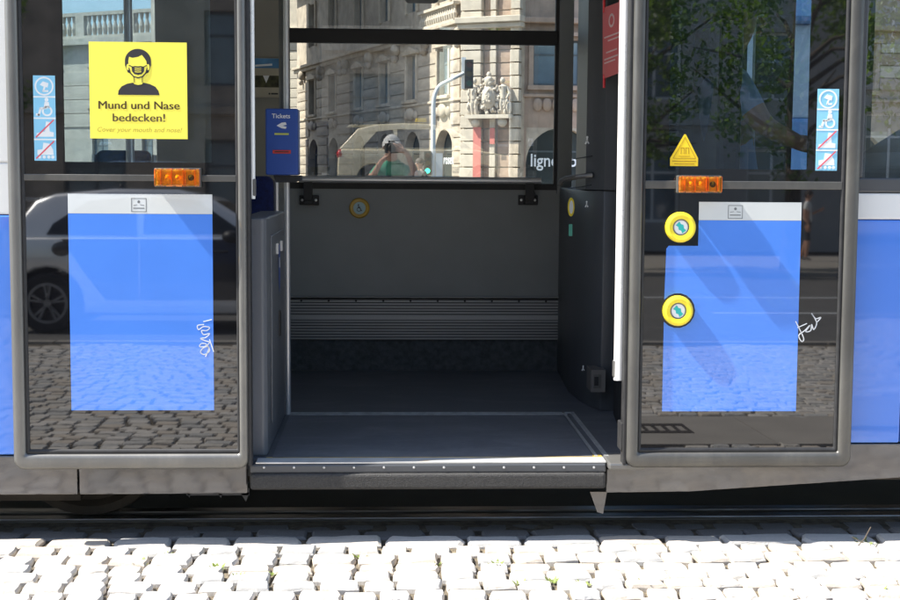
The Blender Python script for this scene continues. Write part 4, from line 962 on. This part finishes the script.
def car(name, label, loc, L, H, W, body, roofm, prof, gh, wheels, wr, side_win, doors=None, door_m=None, extra=None):
    root = tag(empty(name, loc), label, 'car')
    m = MB(); arch = wr + .055; pts = []
    low = .20
    pts.append((0.05, low + .1)); 
    pts2 = [(.05, low)]
    for wx in wheels:
        pts2 += [(wx - arch, low)] + [(wx + arch * math.cos(a), wr + arch * math.sin(a)) for a in [math.pi - math.pi * k / 10 for k in range(11)] if wr + arch * math.sin(a) > low] + [(wx + arch, low)]
    pts2 += [(L - .06, low)]
    poly_ = pts2 + prof
    m.prism(poly_, -W / 2, W / 2); m.build('body', body, root, smooth=True, bevel=.045, seg=3)
    MB().box(.2, L - .2, -W / 2 + .12, W / 2 - .12, low - .02, low + .35).build('wheel_well', trim, root)
    # greenhouse
    zb = gh[0][1]; zt = max(p[1] for p in gh); yb_, yt = W / 2 - .035, W / 2 - .20
    def yz(z): return yb_ + (yt - yb_) * (z - zb) / (zt - zb)
    m = MB(); n = len(gh)
    m.add([(p[0], -yz(p[1]), p[1]) for p in gh] + [(p[0], yz(p[1]), p[1]) for p in gh], [tuple(range(n)), tuple(range(2 * n - 1, n - 1, -1))] + [(i, i + n, (i + 1) % n + n, (i + 1) % n) for i in range(n)])
    m.build('roof', roofm, root, smooth=True, bevel=.04, seg=3)
    for s_ in (-1, 1):
        for q, P in enumerate(side_win):
            MB().add([(a, s_ * (yz(b) + .006), b) for a, b in P] + [(a, s_ * (yz(b) - .02), b) for a, b in P], [tuple(range(len(P))), tuple(range(2 * len(P) - 1, len(P) - 1, -1))] + [(i, i + len(P), (i + 1) % len(P) + len(P), (i + 1) % len(P)) for i in range(len(P))]).build('side_window', g_car, root)
        for wx in wheels: wheel_obj(root, wx, s_ * (W / 2 - .10), wr, s_)
        if doors:
            for P in doors: MB().prism(P, s_ * W / 2, s_ * (W / 2 + .006)).build('door', door_m, root, bevel=.002)
    # front and rear screens
    def screen(a, b, nm):
        a, b = Vector(a), Vector(b); d = b - a; nn = Vector((-d.y, d.x)).normalized(); cen = Vector((L / 2, .8))
        if nn.dot(a - cen) < 0: nn = -nn
        a2, b2 = a + d * .10 + nn * .004, a + d * .90 + nn * .004
        ya, yb2 = yz(a2.y) - .09, yz(b2.y) - .07
        MB().add([(a2.x, -ya, a2.y), (a2.x, ya, a2.y), (b2.x, yb2, b2.y), (b2.x, -yb2, b2.y)], [(0, 1, 2, 3)]).build(nm, g_car, root)
    screen(gh[0], gh[1], 'rear_window'); screen(gh[-1], gh[-2], 'windscreen')
    for s_ in (-1, 1):
        MB().blob((L * .655, s_ * (W / 2 + .07), zb + .05), .09, .10, .065, 0, 8).build('mirror', trim if name == 'hatchback' else body, root, smooth=True)
        MB().blob((.07, s_ * (W / 2 - .10), zb - .12), .09, .125, .12, 0, 8).build('tail_light', tail_r, root, smooth=True)
        MB().blob((L - .16, s_ * (W / 2 - .22), zb - .28), .16, .18, .08, 0, 8).build('headlight', mat('headlamp', (.6, .62, .65), .1), root, smooth=True)
        for hx in (L * .42, L * .60): MB().tube([(hx, s_ * (W / 2 + .016), zb - .10), (hx + .16, s_ * (W / 2 + .016), zb - .10)], .013, n=8).build('door_handle', trim if name == 'hatchback' else alu, root, smooth=True)
    if extra: extra(root, L, W, zb, zt)
    return root
silver = mat('silver_car_paint', (.86, .87, .88), .30, .55, .03, 3, coat=.8); dark_p = mat('black_car_paint', (.03, .032, .036), .25, .2, .05, 3, coat=.8)
cream = mat('taxi_ivory_paint', (.72, .62, .42), .3, 0, .03, 3, coat=.8)
Lc = 14.0; xr = (25 - 391) / F * Lc
def sx_(root, L, W, zb, zt):
    for s_ in (-1, 1): MB().blob((.62, s_ * W / 2, zb - .08), .10, .012, .075, 0, 8).build('fuel_flap', dark_p, root, smooth=True)
    MB().blob((1.05, 0, zt + .01), .03, .02, .05, 0, 6).build('roof_aerial', trim, root, smooth=True)
    MB().box(-.02, .16, -W / 2 + .25, W / 2 - .25, zt - .13, zt - .09).build('rear_spoiler', silver, root, bevel=.02)
car('hatchback', 'small silver hatchback with dark doors, mirrored in the left door', (xr, -(Lc - 4.53), -.06), 3.52, 1.46, 1.66, silver, silver,
    [(3.47, .45), (3.44, .70), (3.30, .84), (2.62, .98), (.12, .96), (.02, .80), (.0, .45)],
    [(.03, .93), (.33, 1.33), (.52, 1.40), (1.1, 1.455), (1.75, 1.45), (2.05, 1.38), (2.72, .97)], (.47, 2.96), .305,
    [[(.46, .99), (.52, 1.10), (.86, 1.33), (1.32, 1.37), (1.36, .98)], [(1.42, 1.0), (1.42, 1.37), (1.95, 1.34), (2.45, 1.0)]],
    [[(.84, .62), (.62, .95), (1.38, .95), (1.38, .34), (1.05, .34)], [(1.395, .34), (1.395, .95), (2.50, .95), (2.50, .34)]], dark_p, sx_)
Lt = 28.5; xt = (330 - 391) / F * Lt
def taxi_x(root, L, W, zb, zt):
    m = MB(); m.prism([(1.9, 0), (2.2, 0), (2.17, .13), (1.93, .13)], -.30, .30); sg = m.build('roof_sign', mat('taxi_sign_yellow', (.85, .62, .06), .4, 0, .03), root, bevel=.015); sg.location.z = zt - .005
    MB().prism([(.22, zt - .12), (.30, zt - .05), (.95, zt - .02), (.9, zt - .09)], -W / 2 + .26, W / 2 - .26).build('rear_spoiler', cream, root, bevel=.015)
    m = MB(T=lambda v: Vector((2.19 if v.y > 0 else 1.91, v.x, v.z)))
    m.text('TAXI', 0, .025, .12, 1, 0, bold=.02); t_ = m.build('sign_text', ink, root); t_.location.z = zt
    for s_ in (-1, 1): MB().tube([(.45, s_ * .62, zt + .02), (2.6, s_ * .62, zt + .02)], .015, n=6).build('roof_rail', alu, root, smooth=True)
car('taxi', 'ivory taxi with yellow roof sign, mirrored in the far tram window', (xt, -(Lt - 4.53), -.06), 4.45, 1.68, 1.80, cream, cream,
    [(4.40, .50), (4.36, .76), (4.15, .92), (3.40, 1.06), (.10, 1.06), (.02, .85), (.0, .45)],
    [(.04, 1.05), (.50, 1.55), (.95, 1.655), (1.6, 1.69), (2.25, 1.68), (2.80, 1.56), (3.60, 1.05)], (.85, 3.55), .325,
    [[(.62, 1.10), (.95, 1.48), (1.35, 1.53), (1.38, 1.10)], [(1.46, 1.10), (1.46, 1.54), (2.25, 1.54), (2.25, 1.10)], [(2.33, 1.10), (2.33, 1.54), (2.70, 1.50), (3.25, 1.10)]], None, None, taxi_x)

# ================================================================== BUILDINGS
BLK = MB().box(-.5, .5, -.5, .5, -.5, .5).mesh('stone_block', bevel=.03, seg=1)
BLKS = {}
def block_mesh(m):
    if m.name not in BLKS:
        b = BLK.copy(); b.materials.append(m); BLKS[m.name] = b
    return BLKS[m.name]
class Facade:
    """facade in its own frame: x along it, y outwards, z up"""
    def __init__(s, root, o, ex, nrm):
        s.root, s.o, s.ex, s.n = root, Vector((*o, 0)), Vector((*ex, 0)).normalized(), Vector((*nrm, 0)).normalized()
        s.ang = math.atan2(s.ex.y, s.ex.x)
    def T(s, v): return s.o + s.ex * v.x + s.n * v.y + Vector((0, 0, v.z))
    def mb(s): return MB(T=s.T)
    def block(s, x0, x1, z0, z1, y0, y1, m):
        o = link('stone_block', block_mesh(m), s.root); c = s.T(Vector(((x0 + x1) / 2, (y0 + y1) / 2, (z0 + z1) / 2)))
        o.location = c; o.scale = (abs(x1 - x0), abs(y1 - y0), abs(z1 - z0)); o.rotation_euler.z = s.ang
    def rows(s, rows, width, m, th=.5):
        w = s.mb()
        for z0, z1, ops in rows:
            x = 0.
            for a, b, *_ in sorted(ops):
                if a > x: w.box(x, a, -th, 0, z0, z1)
                x = b
            if x < width: w.box(x, width, -th, 0, z0, z1)
        return w.build('wall', m, s.root)
    def window(s, x0, x1, z0, z1, arched=False, gm=None, fm=None, deep=.22, bars=True):
        fm = fm or win_fr; w = s.mb(); t = .09
        w.box(x0, x0 + t, -deep - .06, -deep, z0, z1); w.box(x1 - t, x1, -deep - .06, -deep, z0, z1); w.box(x0 + t, x1 - t, -deep - .06, -deep, z1 - t, z1); w.box(x0 + t, x1 - t, -deep - .06, -deep, z0, z0 + t)
        if bars:
            w.box((x0 + x1) / 2 - .04, (x0 + x1) / 2 + .04, -deep - .06, -deep, z0 + t, z1 - t); w.box(x0 + t, x1 - t, -deep - .05, -deep - .002, z0 + (z1 - z0) * .66, z0 + (z1 - z0) * .66 + .07)
        f = w.build('window', fm, s.root)
        s.mb().box(x0 + .02, x1 - .02, -deep - .05, -deep - .03, z0 + .02, z1 - .02).build('pane', gm or win_gl, f)
        if arched:
            c = (x0 + x1) / 2; r = (x1 - x0) / 2; P1 = [(x0, z1 - r)] + [(c + r * math.cos(a), z1 - r + r * math.sin(a)) for a in [math.pi - math.pi / 2 * k / 8 for k in range(9)]] + [(c, z1 + .001), (x0, z1 + .001)]
            P2 = [(2 * c - a, b) for a, b in P1]
            s.mb().prism(P1[1:], -deep, .002).prism(P2[1:], -deep, .002).build('arch_spandrel', stone, f)
        return f
def courses(fc, spans, z0, z1, h, m, y1=.07, seed=1):
    rnd = random.Random(seed); z = z0
    while z + h * .6 < z1:
        zt = min(z + h, z1)
        for a, b in spans:
            fc.block(a + rnd.uniform(0, .03), b - rnd.uniform(0, .03), z + .025, zt - .025, -.1, y1 + rnd.uniform(-.012, .012), m if not isinstance(m, list) else rnd.choice(m))
        z = zt
corner = tag(empty('corner_building', (3.5, 52, -.16)), 'tan sandstone corner building with carved arms on its pier, behind the tram window', 'building'); corner.location = (0, 0, -.16)
# corner point of the left facade and its direction, from the cornice line in the photograph
O1 = (X(463, 100, 51.), 51.); ex1 = Vector((-.306, .951)).normalized(); n1 = Vector((-ex1.y, ex1.x)); n1 = n1 if n1.x < 0 else -n1
fa = Facade(corner, O1, ex1, n1); LF = 29.
tw = [2.3, 6.6, 10.8, 15.3, 20.5, 25.0]; hw = .68
ops_w = [(t - hw, t + hw) for t in tw]; ops_a = [(t - 1.15, t + 1.15) for t in tw]
rowsA = [(0, .5, []), (.5, 3.25, ops_a), (3.25, 4.75, []), (4.75, 6.75, ops_w), (6.75, 8.75, []), (8.75, 11.2, ops_w), (11.2, 13.0, []), (13., 15.0, ops_w), (15, 17, [])]
fa.rows(rowsA, LF, stone_d)
for t in tw:
    fa.window(t - 1.15, t + 1.15, .5, 3.25, True, shop_gl, deep=.4); fa.window(t - hw, t + hw, 4.75, 6.75); fa.window(t - hw, t + hw, 8.75, 11.2); fa.window(t - hw, t + hw, 13., 15.)
    m = fa.mb()
    m.prism([(t - hw - .35, 6.78), (t + hw + .35, 6.78), (t + hw + .25, 6.95), (t, 7.15), (t - hw - .25, 6.95)], .0, .22); m.box(t - hw - .2, t - hw, 0, .12, 4.7, 6.78); m.box(t + hw, t + hw + .2, 0, .12, 4.7, 6.78); m.box(t - hw - .3, t + hw + .3, 0, .25, 4.55, 4.70)
    m.box(t - hw - .2, t - hw, 0, .12, 8.7, 11.3); m.box(t + hw, t + hw + .2, 0, .12, 8.7, 11.3)
    m.build('window_surround', stone, corner, bevel=.03)
    m = fa.mb(); m.blob((t, .12, 4.05), .55, .14, .30, 0, 8)
    for q in (-1, 1): m.blob((t + q * .75, .10, 4.0), .25, .10, .22, 0, 8); m.blob((t + q * 2.15, .18, 7.15), .28, .22, .30, 0, 8); m.blob((t + q * 2.15, .22, 6.75), .16, .16, .2, 0, 6)
    m.build('carved_relief', stone_d, corner, smooth=True)
sp = []
edges_ = [0.] + sum([[a, b] for a, b in ops_w], []) + [LF]
for k in range(0, len(edges_) - 1, 2): sp.append((edges_[k] + .22, edges_[k + 1] - .22))
courses(fa, [q for q in sp if q[1] - q[0] > .3], 3.4, 7.0, .55, [stone, stone_d, stone_d], seed=3)
ea = [0.] + sum([[a, b] for a, b in ops_a], []) + [LF]
courses(fa, [(ea[k] + .03, ea[k + 1] - .03) for k in range(0, len(ea) - 1, 2) if ea[k + 1] - ea[k] > .3], .1, 3.3, .55, [stone_d, stone], seed=4)
m = fa.mb(); m.box(-.2, LF, 0, .38, 7.55, 7.72); m.box(-.1, LF, 0, .22, 7.36, 7.55); m.box(-.1, LF, 0, .5, 12.0, 12.2); m.box(-.1, LF, 0, .16, 4.40, 4.52); m.build('cornice', stone, corner, bevel=.03)
m = fa.mb()
for k in range(16): m.lathe([(.06, 0), (.09, .1), (.12, .25), (.05, .45), (.07, .55), (.09, .6)], (.5 + k * .28, .2, 7.8), 'z', 0, 8)
m.box(.3, 4.9, .05, .35, 8.4, 8.52); m.box(.3, 4.9, .05, .35, 7.72, 7.8); m.build('balustrade', stone_w, corner)
m = fa.mb(); m.text('ligne roset', 1.35, 1.74, .58, .36, 0, bold=.012, dirx=-1); m.build('sign_lettering', mat('white_letters', (.8, .82, .84), .4, 0, .0), corner)
# corner pier: front facing block with stone courses, and right hand front
px1 = X(521, 100, 50.0)
exb = Vector((px1 - O1[0], -1.25)); wp_ = exb.length
fb = Facade(corner, (O1[0], 51.), exb, (exb.y, -exb.x))
fb.rows([(0, 17, [])], wp_, stone)
st3 = [stone_w, stone, stone_w]
a1, a2, a3 = wp_ * .36, wp_ * .60, wp_ * .86
courses(fb, [(0, a1)], 0, 16.5, .535, stone_w, .30, 5)
courses(fb, [(a1 + .02, a1 + .32), (a2, a3 - .1)], 0, 16.5, .535, stone_p, .06, 6)
courses(fb, [(a1 + .34, a2 - .02)], 0, 16.5, .535, stone_w, .20, 7)
courses(fb, [(a3 - .06, wp_)], 0, 16.5, .535, st3, .26, 8)
m = fb.mb(); m.box(-.15, wp_ + .15, 0, .60, 7.5, 7.75); m.box(-.1, wp_ + .1, 0, .45, 7.3, 7.5); m.box(-.1, wp_ + .1, 0, .55, 12, 12.2); m.build('cornice', stone_w, corner, bevel=.03)
# carved coat of arms with two figures on a ledge
def fz(px, py): p = at(px, py, 50.4); return (p.x - O1[0]) * wp_ / (px1 - O1[0]), p.z + .16
cxs, czs = fz(493, 97); scl = 1 / 24.
m = fb.mb(); m.blob((cxs, .42, czs), .34, .20, .52, 0, 12); m.blob((cxs, .52, czs), .24, .18, .40, 0, 10); m.blob((cxs, .45, czs + .62), .20, .18, .22, 0, 8); m.blob((cxs, .45, czs + .88), .10, .10, .13, 0, 8)
for k in range(10):
    a = math.pi * 2 * k / 10; m.blob((cxs + .42 * math.cos(a), .38, czs + .58 * math.sin(a)), .10, .10, .12, 0, 6)
rc = random.Random(11)
for k in range(70):
    a = rc.uniform(0, 6.28); q = rc.uniform(.75, 1.25); m.blob((cxs + .40 * q * math.cos(a), .36 + rc.uniform(-.05, .22), czs + .62 * q * math.sin(a)), rc.uniform(.03, .09), rc.uniform(.04, .08), rc.uniform(.03, .10), 0, 5)
for k in range(14): m.blob((cxs + rc.uniform(-.16, .16), .68, czs + rc.uniform(-.28, .28)), .04, .03, .06, 0, 5)
m.build('coat_of_arms', stone_w, corner, smooth=True)
for q in (-1, 1):
    m = fb.mb(); X0 = cxs + q * .66; z0_ = czs - .72
    m.tube([(X0 - .06, .45, z0_), (X0 - .07, .5, z0_ + .35), (X0 - .03, .45, z0_ + .7)], [.07, .09, .12], 0, 8); m.tube([(X0 + .09, .45, z0_), (X0 + .10, .48, z0_ + .35), (X0 + .03, .45, z0_ + .7)], [.07, .09, .12], 0, 8)
    m.tube([(X0, .45, z0_ + .62), (X0, .45, z0_ + .85), (X0, .45, z0_ + 1.12), (X0, .45, z0_ + 1.22)], [.15, .14, .18, .06], 0, 10); m.blob((X0 - q * .03, .48, z0_ + 1.36), .10, .11, .13, 0, 8)
    m.tube([(X0 + q * .16, .45, z0_ + 1.10), (X0 + q * .28, .48, z0_ + .85), (X0 + q * .18, .55, z0_ + .62)], [.06, .055, .04], 0, 8); m.tube([(X0 - q * .16, .45, z0_ + 1.10), (X0 - q * .26, .5, z0_ + .92), (X0 - q * .34, .52, z0_ + 1.08)], [.06, .055, .04], 0, 8)
    for k in range(26): m.blob((X0 + rc.uniform(-.20, .24) * (1 if k % 3 else q), .42 + rc.uniform(-.05, .18), z0_ + rc.uniform(.0, 1.2)), rc.uniform(.025, .07), .05, rc.uniform(.05, .14), 0, 5)
    m.blob((X0 + q * .2, .42, z0_ + .25), .16, .12, .30, 0, 8); m.build('carved_figure', stone_w, corner, smooth=True)
m = fb.mb(); m.box(cxs - 1.0, cxs + 1.0, .1, .7, czs - .90, czs - .74); m.blob((cxs - .6, .4, czs - 1.05), .2, .2, .2, 0, 8); m.blob((cxs + .6, .4, czs - 1.05), .2, .2, .2, 0, 8); m.build('stone_ledge', stone_w, corner, smooth=True)
for px0, px1_, py0, py1_ in ((477, 484, 131, 192), (493, 497.5, 132, 148)):  # solid red strips standing in for a reflection over the pier
    (a, zt_), (b, zb_) = fz(px0, py0), fz(px1_, py1_)
    tag(fb.mb().box(a, b, .33, .345, zb_, zt_).build('reflection_strip', mat('red_reflection', (.52, .17, .14), .7, 0, .1, 4)), 'long narrow red strip painting a reflection over the corner pier' if py1_ > 150 else 'short narrow red strip painting a reflection over the corner pier', 'reflection_strip')
# right front
fc = Facade(corner, (px1, 50.0), (1, .10), (.10, -1)); WR = 26.
w0 = X(533, 65, 50.1) - px1
opw = [(w0 + k * 4.3, w0 + k * 4.3 + 2.0) for k in range(6)]; opa = [(w0 - .25 + k * 4.3, w0 + k * 4.3 + 2.7) for k in range(6)]
fc.rows([(0, .3, []), (.3, 3.25, opa), (3.25, 5.0, []), (5.0, 6.85, opw), (6.85, 8.9, []), (8.9, 11.2, opw), (11.2, 17, [])], WR, stone_p)
for (a, b), (c, d) in zip(opw, opa):
    fc.window(a, b, 5.0, 6.85); fc.window(a, b, 8.9, 11.2); fc.window(c, d, .3, 3.25, True, shop_gl, deep=.45)
    m = fc.mb(); m.box(a - .25, b + .25, 0, .2, 4.8, 4.98); m.box(a - .2, a, 0, .1, 4.98, 7.0); m.box(b, b + .2, 0, .1, 4.98, 7.0); m.box(a - .35, b + .35, 0, .25, 7.0, 7.15)
    for q in range(5): m.blob((a + .2 + q * .4, .08, 4.2), .2, .1, .28, 0, 7)
    m.build('window_surround', stone_p, corner, bevel=.0)
e2_ = [0.] + sum([[a, b] for a, b in opw], []) + [WR]
courses(fc, [(e2_[k] + .22, e2_[k + 1] - .22) for k in range(0, len(e2_) - 1, 2) if e2_[k + 1] - e2_[k] > .6], 5.0, 7.0, .53, [stone_p, stone], seed=12)
m = fc.mb(); m.box(0, WR, 0, .42, 7.5, 7.72); m.box(0, WR, 0, .14, 4.5, 4.64); m.box(0, WR, 0, .55, 12, 12.2); m.build('cornice', stone_p, corner, bevel=.03)
m = fc.mb(); m.text('ligne roset', w0 - .10, 1.66, .74, .10, 0, 'LEFT', bold=.012, width=2.75); m.build('sign_lettering', MATS['white_letters'], corner)
# building mass and roof
mass = MB(); A = Vector((*O1, 0)); far_ = A + Vector((*ex1, 0)) * LF; rr = Vector((px1 + WR, 50.0 + WR * .1, 0))
mass.prismz([(A.x + .8, A.y + .6), (px1 + .2, 50.8), (rr.x, rr.y + .6), (rr.x, far_.y), (far_.x + .6, far_.y)], 0, 17); mass.build('building_core', stone_d, corner)
mass = MB(); mass.prismz([(A.x - .3, A.y - .4), (rr.x, rr.y - .4), (rr.x, far_.y), (far_.x - .3, far_.y)], 17, 17.6); mass.build('roof', mat('slate_roof', (.12, .11, .11), .8, 0, .2, 2), corner)

# pale building closing the street on the left
lb = tag(empty('pale_building', (0, 0, -.16)), 'pale rusticated stone building with balustrade, left end of the tram window', 'building')
bx1 = X(302, 75, 84.); WW = 46.; exd = Vector((.87, -.49)).normalized(); fd = Facade(lb, (bx1 - exd.x * WW, 84. - exd.y * WW), exd, (exd.y, -exd.x))
opb = [(WW - 4.4 - k * 4.6, WW - 2.9 - k * 4.6) for k in range(9)]
fd.rows([(0, .8, []), (.8, 4.2, opb), (4.2, 6, []), (6, 8.6, opb), (8.6, 10.6, [])], WW, stone_w)
for a, b in opb:
    fd.window(a, b, .8, 4.2, True); fd.window(a, b, 6, 8.6); fd.mb().box(a - .3, b + .3, 0, .25, 8.7, 8.95).box(a - .3, b + .3, 0, .25, 5.75, 5.95).build('window_surround', stone_w, lb)
courses(fd, [(WW - 2.4, WW)], 0, 10.4, .62, stone_w, .10, 9)
eb = sorted([0.] + sum([[a, b] for a, b in opb], []) + [WW - 2.6]); courses(fd, [(eb[k] + .1, eb[k + 1] - .1) for k in range(10, len(eb) - 1, 2) if eb[k + 1] - eb[k] > .6], 4.4, 8.6, 1.0, stone_w, .08, 10)
m = fd.mb(); m.box(-.3, WW + .3, 0, .6, 10.3, 10.75); m.box(-.3, WW + .3, 0, .4, 12.35, 12.6); m.box(-.3, WW + .3, 0, .45, 10.75, 10.95)
for k in range(int(WW / 4.6) + 1): m.box(WW - k * 4.6 - .8, WW - k * 4.6, 0, .42, 10.95, 12.35)
m.build('cornice', stone_w, lb)
m = fd.mb()
for k in range(int(WW / .48)):
    if (WW - k * .48) % 4.6 < .1: continue
    m.lathe([(.12, 0), (.16, .15), (.20, .5), (.09, .95), (.14, 1.15), (.16, 1.4)], (WW - .3 - k * .48, .2, 10.95), 'z', 0, 8)
m.build('balustrade', stone_w, lb)
fd.mb().box(.3, WW - .3, -12, -.55, 0, 10.6).build('building_core', stone_w, lb)

# unseen tall building, added and tapered to shade the left facade
sb = tag(empty('shade_building', (0, 0, -.16)), 'unseen narrow tall building added to shade the left facade of the corner building', 'building')
fe = Facade(sb, (-6.9, 54.), (-.306, .951), (.951, .306)); WE = 22.5
ope = [(1.5 + k * 4, 3. + k * 4) for k in range(4)]
fe.rows([(0, .8, []), (.8, 4, ope), (4, 6, []), (6, 8.6, ope), (8.6, 10.4, []), (10.4, 12.8, ope), (12.8, 27, [])], WE, stone_d)
for a, b in ope:
    for z0_, z1_ in ((.8, 4), (6, 8.6), (10.4, 12.8)): fe.window(a, b, z0_, z1_)
MB().prismz([(-7.4, 54.1), (-13.95, 75.4), (-14.1, 75.4), (-10.2, 54.1)], 0, 27).build('building_core', stone_d, sb)

# buildings behind the photographer (mirrored in the glass)
def rear_building(name, label, x0, x1, Y, h, m_, n):
    rb = tag(empty(name, (0, 0, 0)), label, 'building'); f_ = Facade(rb, (x0, Y), (1, 0), (0, 1)); Wd = x1 - x0
    st_ = Wd / n; op = [(k * st_ + st_ * .28, k * st_ + st_ * .72) for k in range(n)]
    rows = [(0, .9, []), (.9, 3.2, op)]; z = 3.2
    while z + 3.6 < h: rows += [(z, z + 1.5, []), (z + 1.5, z + 3.6, op)]; z += 3.6
    rows.append((z, h, [])); f_.rows(rows, Wd, m_)
    for z0_, z1_, o_ in rows:
        for a, b in o_: f_.window(a, b, z0_, z1_, deep=.2, fm=wht if m_ is not stone_d else win_fr)
    q = f_.mb(); q.box(-.2, Wd + .2, 0, .5, h - .5, h - .2); q.box(-.1, Wd + .1, 0, .2, 3.9, 4.1); q.build('cornice', m_, rb)
    MB().box(x0, x1, Y - 12, Y - .52, 0, h).build('building_core', m_, rb)
rear_building('apartment_building', 'dark stone building behind the photographer, mirrored in the left door glass', -34, 1.5, -33, 17, stone_d, 9)
rear_building('apartment_building', 'white rendered building behind the trees, mirrored in the right door glass', 2.5, 40, -36, 15, mat('white_render', (.42, .41, .39), .8, 0, .06, 2), 10)

# blue and white kiosk across the track, seen through the cab windows
kiosk_b = mat('pale_blue_kiosk_paint', (.22, .38, .62), .4, 0, .06, 3)
ks = tag(empty('kiosk', (2.6, 6.4, -.16)), 'blue and white kiosk standing across the track, behind the driver', 'kiosk')
MB().box(-.86, .86, -.8, .8, 0, 1.90).build('lower_wall', kiosk_b, ks, bevel=.03)
MB().box(-.84, .84, -.78, .78, 1.90, 2.62).build('upper_wall', paint_w, ks, bevel=.02)
MB().box(-.92, .92, -.88, .88, 2.62, 3.15).build('roof', kiosk_b, ks, bevel=.05)
MB().box(-.845, -.835, -.4, .4, .15, 2.1).build('door', paint_w, ks)
MB().box(-.30, .42, -.803, -.79, .35, 1.15).build('shutter', alu, ks)
# ================================================================== STREET FURNITURE beyond
grey_pole = mat('light_grey_pole', (.55, .56, .56), .4, .2, .05, 6)
Yt = 42.
b = at(433, 187, Yt); tp = at(433, 100, Yt); en = at(464, 73, Yt)
tl = tag(empty('traffic_light', (b.x, Yt, -.16)), 'tall pale traffic light mast with curved arm before the corner building', 'traffic light')
m = MB(); z_ = tp.z
path = [(0, 0, 0), (0, 0, z_ * .5), (0, 0, z_)] + [(.42 * (1 - math.cos(R(a))), 0, z_ + .75 * math.sin(R(a))) for a in (15, 30, 45, 60, 75)] + [(en.x - b.x, 0, en.z + .16)]
m.tube(path, [.09, .085, .08] + [.075] * 5 + [.06], 0, 12); m.build('mast', grey_pole, tl, smooth=True)
def head(parent, c, on, hs=1.0, yaw=0.):
    m = MB(); m.box(c[0] - .15 * hs, c[0] + .15 * hs, c[1] - .10, c[1] + .12, c[2] - .5 * hs, c[2] + .5 * hs); h = m.build('signal_head', black_m, parent, bevel=.02)
    for k, cl in enumerate(((.5, .02, .02), (.5, .3, .02), (.02, .5, .3))):
        z = c[2] + (.32 - .32 * k) * hs; lit = on == k
        nm = 'lens_%d_%d' % (k, lit)
        lm = MATS.get(nm) or mat(nm, cl if lit else tuple(v * .25 for v in cl), .3, 0, .05, 8, emit=((.05, 1.0, .65), 1.2) if lit else None)
        MB().disc(c[0], z, .105 * hs, c[1] - .115, c[1] - .098, 0, 18).build('lens', lm, h); MB().ring(c[0], z, .11 * hs, .125 * hs, c[1] - .24, c[1] - .10, 0, 18).build('visor', black_m, h)
hd = at(469, 74, Yt); head(tl, (hd.x - b.x, 0, hd.z + .16), 9)
m = MB(); w_ = at(465, 74, Yt); m.box(w_.x - b.x - .12, w_.x - b.x + .04, .13, .16, hd.z - .35, hd.z + .75); m.build('backing_board', wht, tl)
lo = at(427.5, 163, Yt); head(tl, (lo.x - b.x, 0, lo.z + .16), 2, .85)
m = MB(); c_ = at(439, 170, Yt); m.box(c_.x - b.x - .12, c_.x - b.x + .12, -.12, -.09, c_.z - .3, c_.z + .75); m.build('control_box', grey_pole, tl)

# far street: pavement edge beyond
kk = MB(); kk.box(-60, 60, 44, 51, -.158, -.03); tag(kk.build('street_pavement', conc), 'pavement before the corner building', kind='structure')

# ================================================================== TREES behind the photographer
def tree(label, x, y, h, r, seed):
    rnd = random.Random(seed); root = tag(empty('street_tree', (x, y, 0)), label, 'tree', 'street trees behind the photographer')
    m = MB(); m.tube([(0, 0, 0), (.05, .02, h * .2), (0, .05, h * .45), (.1, 0, h * .75)], [.2, .16, .12, .05], 0, 10)
    tips = []
    for k in range(11):
        a = rnd.uniform(0, 6.28); z0_ = h * rnd.uniform(.25, .6); l = r * rnd.uniform(.6, 1.0); p1 = Vector((math.cos(a) * l * .5, math.sin(a) * l * .5, z0_ + l * .35)); p2 = Vector((math.cos(a) * l, math.sin(a) * l, z0_ + l * rnd.uniform(.3, .8)))
        m.tube([(0, 0, z0_), p1, p2], [.07, .045, .015], 0, 6); tips += [p1, p2]
    m.build('trunk', bark, root, smooth=True)
    cl = []
    for k in range(95):
        u = Vector((rnd.gauss(0, 1), rnd.gauss(0, 1), rnd.gauss(0, 1))).normalized() * rnd.uniform(.45, 1.0)
        cl.append((Vector((u.x * r, u.y * r, h * .60 + u.z * h * .38)), rnd.uniform(.25, .6)))
    m = MB()
    for c_, s_ in cl:
        for k in range(60):
            d = Vector((rnd.gauss(0, 1), rnd.gauss(0, 1), rnd.gauss(0, .7))).normalized() * s_ * rnd.random() ** .5; p = c_ + d
            a = Vector((rnd.gauss(0, 1), rnd.gauss(0, 1), rnd.gauss(0, 1))).normalized() * rnd.uniform(.05, .10); b_ = a.cross(Vector((rnd.gauss(0, 1), rnd.gauss(0, 1), rnd.gauss(0, 1)))).normalized() * a.length * .55
            m.v += [tuple(p - a), tuple(p + b_), tuple(p + a), tuple(p - b_)]; n_ = len(m.v); m.f.append((n_ - 4, n_ - 3, n_ - 2, n_ - 1)); m.m.append(0)
    me = bpy.data.meshes.new('crown'); me.from_pydata(m.v, [], m.f); me.materials.append(leaf_m); link('crown', me, root)
for x_, y_, h_, r_, l_ in ((4.6, -22.3, 7.5, 2.2, 'leafy street tree nearest the gap between the mirrored buildings'), (8.3, -22.5, 8.2, 2.5, 'broad leafy street tree mirrored in the middle of the right door'), (12.2, -22.2, 7.6, 2.3, 'leafy street tree mirrored at the right edge of the right door'), (-9.5, -23, 7.0, 2.1, 'leafy street tree before the dark building, mirrored left')):
    tree(l_, x_, y_, h_, r_, int(x_ * 7) % 97)
